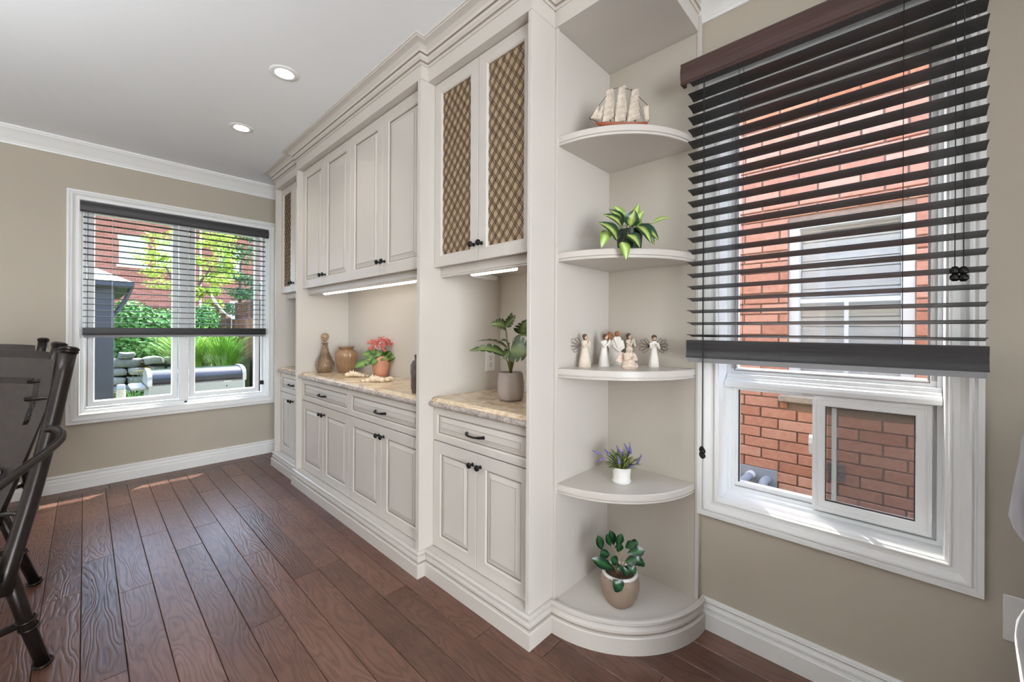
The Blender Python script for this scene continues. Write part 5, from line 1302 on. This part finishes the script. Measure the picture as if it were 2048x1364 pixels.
m = MB(); m.sweep([(4.255, NY-0.004, 0.292), (4.345, NY-0.004, 0.292), (4.345, NY-0.004, 0.40), (4.255, NY-0.004, 0.40)], [(0, 0), (0, 0.016), (-0.008, 0.016), (-0.008, 0)], (0, -1, 0), 1, True); part(m, 'frame', 'vent', vg)
for k in range(4):
    m = MB(); m.box(4.258, 4.342, NY-0.016, NY-0.0045, 0.302+k*0.024, 0.318+k*0.024); part(m, 'louvre', 'vent', vg)

# ------------------------------------------------------------------ garden behind the end window
def foliage(m, c, r, n, size, rnd, flat=0.5, shell=0.55):
    for _ in range(n):
        while True:
            p = Vector((rnd.uniform(-1, 1), rnd.uniform(-1, 1), rnd.uniform(-1, 1)))
            if shell < p.length < 1: break
        q = Vector((c[0]+p.x*r[0], c[1]+p.y*r[1], c[2]+p.z*r[2]))
        nv = (p+Vector((rnd.gauss(0, 0.5), rnd.gauss(0, 0.5), rnd.gauss(0.3, 0.5)))).normalized(); t = nv.orthogonal().normalized()
        t = Matrix.Rotation(rnd.uniform(0, 2*PI), 3, nv) @ t; s_ = nv.cross(t); sz = size*rnd.uniform(0.6, 1.4)
        m.add([q-t*sz, q+s_*sz*flat+nv*sz*0.15, q+t*sz, q-s_*sz*flat+nv*sz*0.15], [(0, 1, 2, 3)])
def nonorm_build(m, name, mats, parent): return part(m, name, mats, parent)
def tree(name, label, base, clumps, trunk, mat, leaf_sz, n, seed, cat='tree', group=None):
    rnd = random.Random(seed); o = empty(name, base); tag(o, label, cat, group)
    m = MB()
    for c, r, f_ in clumps: foliage(m, c, r, int(n*f_), leaf_sz, rnd, 0.5, 0.25)
    part(m, 'foliage', mat, o)
    for pts, rr in trunk:
        mm = MB(); mm.tube(pts, rr, 8); part(mm, 'trunk', 'bark', o, smooth=True)
    return o
rt = random.Random(21)
def clumps(c, r, n, cr):
    return [((c[0]+rt.gauss(0, r[0]*0.4), c[1]+rt.uniform(-1, 1)*r[1], c[2]+rt.uniform(-1, 1)*r[2]), (cr*rt.uniform(0.7, 1.2), cr*rt.uniform(0.8, 1.5), cr*rt.uniform(0.45, 0.8)), 1.0/n) for _ in range(n)]
tree('garden_tree', 'yellow-green leafy tree in the middle of the garden window view', (-8.9, -0.05, GZ), clumps((-8.9, 0.15, 3.0), (0.8, 0.85, 0.75), 26, 0.26)+clumps((-8.7, 0.3, 2.1), (0.4, 0.35, 0.25), 5, 0.22),
     [([(-8.9, 0.0, GZ), (-8.88, 0.05, 1.5), (-8.85, 0.12, 3.2)], [0.09, 0.07, 0.03]), ([(-8.88, 0.05, 1.8), (-8.8, -0.4, 2.8)], [0.05, 0.02]), ([(-8.88, 0.06, 2.0), (-8.85, 0.6, 3.0)], [0.05, 0.02])], 'fol_lime', 0.042, 3300, 1)
tree('garden_tree', 'deep green tall tree at the right of the garden window view', (-9.6, 1.30, GZ), clumps((-9.6, 1.40, 2.9), (0.5, 0.42, 1.25), 22, 0.28), [([(-9.6, 1.35, GZ), (-9.6, 1.40, 3.2)], [0.10, 0.04])], 'fol_dark', 0.042, 3600, 2)
tree('shrub', 'dense green shrub behind the stone wall by the gazebo post', (-6.7, -0.92, GZ), [((-6.7, -1.15, 1.25), (0.5, 0.42, 0.58), 1.0), ((-6.7, -0.65, 1.15), (0.5, 0.42, 0.52), 0.9), ((-6.5, -0.9, 0.75), (0.5, 0.6, 0.4), 0.6)], [([(-6.7, -0.92, GZ), (-6.7, -0.92, 1.2)], [0.04, 0.02])], 'fol_mid', 0.045, 2600, 3, 'shrub')
tree('shrub', 'low green shrub in front of the dark brown fence', (-7.1, 0.12, GZ), [((-7.1, 0.12, 1.40), (0.35, 0.30, 0.42), 1.0), ((-7.1, 0.05, 0.7), (0.35, 0.35, 0.5), 0.7)], [([(-7.1, 0.12, GZ), (-7.1, 0.12, 1.2)], [0.03, 0.015])], 'fol_mid', 0.04, 1500, 4, 'shrub')
def grass(label, base, n, h, spread, lean, mat, seed, w=0.010):
    rnd = random.Random(seed); o = empty('ornamental_grass', base); tag(o, label, 'grass plant', 'ornamental grasses')
    m = MB(); B = Vector(base)
    for _ in range(n):
        a = rnd.uniform(0, 2*PI); rr = abs(rnd.gauss(0, 0.4)); hh = h*rnd.uniform(0.65, 1.1)
        d = Vector((math.cos(a), math.sin(a), 0)); b0 = B+d*(0.12*rnd.random())
        sp = spread*rnd.uniform(0.3, 1.1); pts = []
        dv = (d*sp+Vector(lean))
        for k in range(5):
            t = k/4; pts.append(b0+dv*(t*t)+UPZ*(hh*(t-0.35*t*t*t)))
        sd = Vector((-d.y, d.x, 0))*w
        vs = []
        for k, p in enumerate(pts):
            q = sd*(1-0.85*k/4); vs += [p-q, p+q]
        m.add(vs, [(2*k, 2*k+1, 2*k+3, 2*k+2) for k in range(4)])
    b_ = part(m, 'blades', mat, o); b_['kind'] = 'stuff'
grass('tall arching ornamental grass right of the stone wall', (-5.0, -0.42, GZ+0.3), 460, 1.75, 0.85, (0, -0.15, 0), 'fol_grass', 1, 0.012)
grass('bright green ornamental grass behind the right half of the grill', (-4.6, 0.02, GZ+0.2), 520, 1.80, 0.55, (0, 0.0, 0), 'fol_grass', 2, 0.012)
grass('small pale grass tuft below the stone wall', (-4.35, -1.26, GZ), 260, 0.72, 0.35, (0, 0, 0), 'fol_mid', 3, 0.008)

# stone retaining wall
sw_ = empty('stone_wall', (-5.5, -1.1, GZ)); tag(sw_, 'low retaining wall of stacked grey stones in the garden', 'stone wall')
def stone(y0_, y1_, z0_, z1_, xo, seed):
    rnd = random.Random(seed); m = MB()
    sup(m, (-5.55+xo, (y0_+y1_)/2, (z0_+z1_)/2), 0.20, (y1_-y0_)/2, (z1_-z0_)/2, 0.45, 0.45, 14, 8, fun=lambda p: p+Vector((0.012*math.sin(p.y*31+seed), 0.012*math.sin(p.z*37+seed*2), 0.010*math.sin(p.y*19+seed*3))))
    part(m, 'stone', 'stone', sw_, smooth=True, angle=50, origin=(-5.55+xo, (y0_+y1_)/2, (z0_+z1_)/2))
PXM = 0.65/96
def Y_(u): return -1.432+(u-229)*PXM
def Z_(v): return 0.697-(v-716)*0.0089
for k, (a, b, c, d) in enumerate(((205, 283, 716, 734), (284, 328, 714, 730), (329, 380, 716, 733), (381, 440, 715, 733), (205, 253, 735, 751), (254, 290, 735, 751), (291, 330, 733, 749), (331, 385, 734, 750), (386, 440, 734, 750), (205, 250, 752, 768), (251, 300, 752, 768), (301, 350, 752, 768), (351, 400, 752, 768), (401, 440, 752, 768), (205, 270, 769, 786), (271, 330, 769, 786), (331, 400, 769, 786), (235, 268, 703, 716))):
    stone(Y_(a), Y_(b), Z_(d), Z_(c), 0.02 if k % 2 else -0.01, k+1)
m = MB(); m.box(-8.0, -5.72, -3.0, 0.70, GZ, 0.60); part(m, 'soil_bank', 'ground', sw_)

# yellow flowers
o = empty('yellow_flowers', (-4.75, -0.98, GZ)); tag(o, 'small yellow flowers blooming behind the grill', 'flowers')
rf = random.Random(8); m = MB(); ms = MB()
for _ in range(46):
    p = Vector((-4.75+rf.gauss(0, 0.1), -0.94+rf.gauss(0, 0.16), 0.44+rf.gauss(0, 0.05)))
    ms.tube([(p.x, p.y+rf.gauss(0, 0.03), GZ), tuple(p)], 0.004, 4)
    for e in range(6):
        a = 2*PI*e/6; m.add([p, p+Vector((0.02*math.cos(a-0.4), 0.02*math.sin(a-0.4), 0.012)), p+Vector((0.04*math.cos(a), 0.04*math.sin(a), 0.016)), p+Vector((0.02*math.cos(a+0.4), 0.02*math.sin(a+0.4), 0.012))], [(0, 1, 2, 3)])
part(ms, 'stems', 'stem', o); part(m, 'blossoms', 'yellow', o)

# gazebo
gz = empty('gazebo', (-4.4, -3.0, GZ)); tag(gz, 'dark gazebo corner post and roof edge outside the end window', 'gazebo')
for px, py in ((-3.05, -1.62), (-3.05, -4.4), (-5.9, -1.62), (-5.9, -4.4)):
    m = MB(); m.box(px-0.09, px+0.09, py-0.09, py+0.09, GZ, 1.80, 0.008); part(m, 'post', 'pergola', gz)
m = MB(); m.sweep([(-5.9, -4.4, 1.66), (-3.05, -4.4, 1.66), (-3.05, -1.62, 1.66), (-5.9, -1.62, 1.66)], [(-0.06, 0), (0.06, 0), (0.06, 0.14), (-0.06, 0.14)], (0, 0, 1), 1, True); part(m, 'beam', 'pergola', gz)
ex0, ex1, ey0, ey1 = -6.2, -2.85, -4.7, -1.34
ap = (-4.5, -3.0, 2.75)
m = MB(); z_ = 1.80
vs = [(ex0, ey0, z_), (ex1, ey0, z_), (ex1, ey1, z_), (ex0, ey1, z_), (ex0, ey0, z_+0.055), (ex1, ey0, z_+0.055), (ex1, ey1, z_+0.055), (ex0, ey1, z_+0.055), ap]
m.add(vs, [(3, 2, 1, 0), (0, 1, 5, 4), (1, 2, 6, 5), (2, 3, 7, 6), (3, 0, 4, 7)]); m.add(vs, [(4, 5, 8), (5, 6, 8), (6, 7, 8), (7, 4, 8)], 1)
part(m, 'roof', ['pergola', 'soffit'], gz)  # white top slopes: reflected light put into the roof colour
m = MB(); m.tube([(-3.05, -1.60, 1.30), (-3.05, -1.42, 1.62), (-3.05, -1.36, 1.80)], 0.03, 6); part(m, 'knee_brace', 'pergola', gz)

# fences: one object per board
def fence(label, name, boards, rails, mat):
    o = empty(name, (boards[0][0], boards[0][2], GZ)); tag(o, label, 'fence')
    for (xa, xb, ya, yb, zt) in boards:
        m = MB(); m.box(xa, xb, ya, yb, GZ, zt, 0.004); part(m, 'board', mat, o, origin=((xa+xb)/2, (ya+yb)/2, 0.5))
    for r_ in rails:
        m = MB(); m.box(*r_); part(m, 'rail', mat, o)
    return o
def top(y_):
    if y_ > 0.33: return 1.50+0.53*((0.75-y_)/0.42)**1.7
    return 1.72
bd = []
yy = -3.0
while yy < 0.74: bd.append((-7.64, -7.62, yy, min(yy+0.136, 0.75), top(min(yy+0.07, 0.75)))); yy += 0.14
f1 = fence('dark brown board fence across the back of the garden', 'board_fence', bd, [(-7.70, -7.64, -3.0, 0.75, 0.2, 0.29), (-7.70, -7.64, -3.0, 0.75, 1.2, 1.29)], 'fence_dark')
m = MB(); m.sweep([(-7.63, y_, top(y_)+0.02) for y_ in [0.335+0.415*k/10 for k in range(11)]], [(-0.06, 0), (0.06, 0), (0.06, 0.05), (-0.06, 0.05)], (0, 0, 1), 1); part(m, 'curved_cap', 'fence_cap', f1)
bd = []
xx = -7.6
while xx < -2.6: bd.append((xx, xx+0.136, 0.75, 0.77, 1.47)); xx += 0.14
f2 = fence('cedar board fence running along the right side of the garden', 'board_fence', bd, [(-7.6, -2.6, 0.77, 0.82, 0.2, 0.29), (-7.6, -2.6, 0.77, 0.82, 1.1, 1.19)], 'fence')
m = MB()
for k in range(30):
    a = -7.6+k*0.12
    m.tube([(a, 0.86, 1.50), (a+0.35, 0.86, 1.85)], 0.012, 4); m.tube([(a+0.35, 0.87, 1.50), (a, 0.87, 1.85)], 0.012, 4)
m.box(-7.6, -3.6, 0.84, 0.89, 1.84, 1.89); m.box(-7.6, -3.6, 0.84, 0.89, 1.47, 1.50); m.box(-7.6, -7.55, 0.82, 0.89, GZ, 1.9); m.box(-3.65, -3.6, 0.82, 0.89, GZ, 1.9)
part(m, 'lattice_top', 'fence_dark', f2)

# barbecue grill
g = empty('barbecue_grill', (-1.68, -0.86, GZ)); tag(g, 'grey barbecue grill with dark rounded lid outside the end window', 'grill')
ya, yb = -1.32, -0.385
prof = [(-1.405, 0.632), (-1.400, 0.675), (-1.425, 0.715), (-1.48, 0.745), (-1.58, 0.765), (-1.75, 0.765), (-1.88, 0.72), (-1.95, 0.632)]
m = MB(); m.prism(prof, ya+0.035, yb-0.035, 'y'); part(m, 'lid', 'navy', g, smooth=True, angle=35)
big = [(-1.395, 0.600), (-1.388, 0.678), (-1.415, 0.726), (-1.475, 0.758), (-1.58, 0.779), (-1.75, 0.779), (-1.89, 0.732), (-1.965, 0.60)]
for a, b in ((ya, ya+0.04), (yb-0.04, yb)):
    m = MB(); m.prism(big, a, b, 'y'); part(m, 'lid_end_cap', 'steel', g, smooth=True, angle=35)
m = MB(); m.box(-1.40, -1.392, ya+0.04, yb-0.04, 0.612, 0.626); part(m, 'lid_seam', 'dark_slot', g)
m = MB(); m.box(-1.94, -1.40, ya+0.012, yb-0.012, 0.30, 0.612, 0.012); bdy = part(m, 'firebox', 'grill_body', g)
m = MB(); m.box(-1.401, -1.396, -0.62, -0.545, 0.598, 0.606); part(m, 'name_badge', 'white_plastic', g)
m = MB(); m.ball((-1.398, -0.59, 0.545), 0.008); part(m, 'bolt', 'dark_slot', g)
m = MB(); m.box(-1.90, -1.42, ya+0.06, yb-0.06, GZ+0.08, 0.30, 0.006); part(m, 'cart', 'grill_body', g)
for a in (ya+0.06, yb-0.10):
    for b in (-1.88, -1.46):
        m = MB(); m.box(b, b+0.04, a, a+0.04, GZ, GZ+0.09); part(m, 'leg', 'black_metal', g)
m = MB(); m.box(-1.92, -1.45, ya-0.13, ya-0.002, 0.565, 0.60, 0.01); part(m, 'side_shelf', 'grill_body', g)
# pale patio lantern next to the post
o = empty('garden_lantern', (-2.75, -1.47, GZ)); tag(o, 'small pale garden lantern beside the gazebo post', 'lantern')
m = MB(); m.lathe([(0.05, 0), (0.05, 0.05), (0.045, 0.66), (0.04, 0.70)], 12, (-2.75, -1.47, GZ)); part(m, 'stand', 'sill_stone', o, smooth=True, angle=40)
m = MB(); m.box(-2.79, -2.71, -1.51, -1.43, 0.45, 0.51, 0.008); part(m, 'lamp_box', 'pipe', o)

# house beyond the garden
fh = empty('brick_house', (-20.5, 0, GZ)); tag(fh, 'red brick house with white windows beyond the garden', 'house')
HX = -20.0
wins = [(-0.79, 0.15, 4.02, 5.07), (0.43, 1.36, 4.07, 5.12), (2.78, 3.70, 3.80, 5.00), (-3.6, -2.6, 4.0, 5.05), (3.3, 4.2, 1.2, 2.4)]
ys = sorted({-15.0, 13.0} | {w[0] for w in wins} | {w[1] for w in wins}); m = MB()
for a, b in zip(ys[:-1], ys[1:]):
    col = sorted([(w[2], w[3]) for w in wins if w[0] <= a+1e-6 and w[1] >= b-1e-6]); zc = GZ
    for c, d in col: m.box(HX-0.3, HX, a, b, zc, c); zc = d
    m.box(HX-0.3, HX, a, b, zc, 7.2)
part(m, 'brick_wall', 'far_brick', fh)
for a, b, c, d in wins:
    m = MB(); m.sweep([(HX-0.06, a, c), (HX-0.06, b, c), (HX-0.06, b, d), (HX-0.06, a, d)], [(0, 0.05), (-0.06, 0.05), (-0.06, -0.05), (0, -0.05)], (1, 0, 0), 1, True); w_ = part(m, 'window', 'vinyl', fh)
    m = MB(); m.box(HX-0.09, HX-0.03, a, b, c+(d-c)*0.36, c+(d-c)*0.36+0.06); m.box(HX-0.09, HX-0.03, (a+b)/2-0.03, (a+b)/2+0.03, c, c+(d-c)*0.36); o_ = m.build('window_bar', 'vinyl'); attach2(o_, w_)
    m = MB(); m.box(HX-0.10, HX-0.085, a, b, c, d); o_ = m.build('pane', 'curtain'); attach2(o_, w_)
    m = MB(); m.box(HX-0.02, HX+0.05, a-0.08, b+0.08, c-0.12, c-0.002); part(m, 'window_sill', 'sill_stone', fh)
    m = MB(); m.box(HX-0.02, HX+0.015, a-0.05, b+0.05, d+0.002, d+0.24); part(m, 'lintel', 'sill_stone', fh)
m = MB(); m.prism([(HX+0.5, 7.15), (HX+0.5, 7.3), (HX-4, 10.0), (HX-4, 7.15)], -15.5, 13.5, 'y'); part(m, 'roof', 'shingle', fh)
m = MB(); m.box(HX+0.005, HX+0.07, 2.02, 2.10, GZ, 7.1); part(m, 'downpipe', 'vinyl', fh)
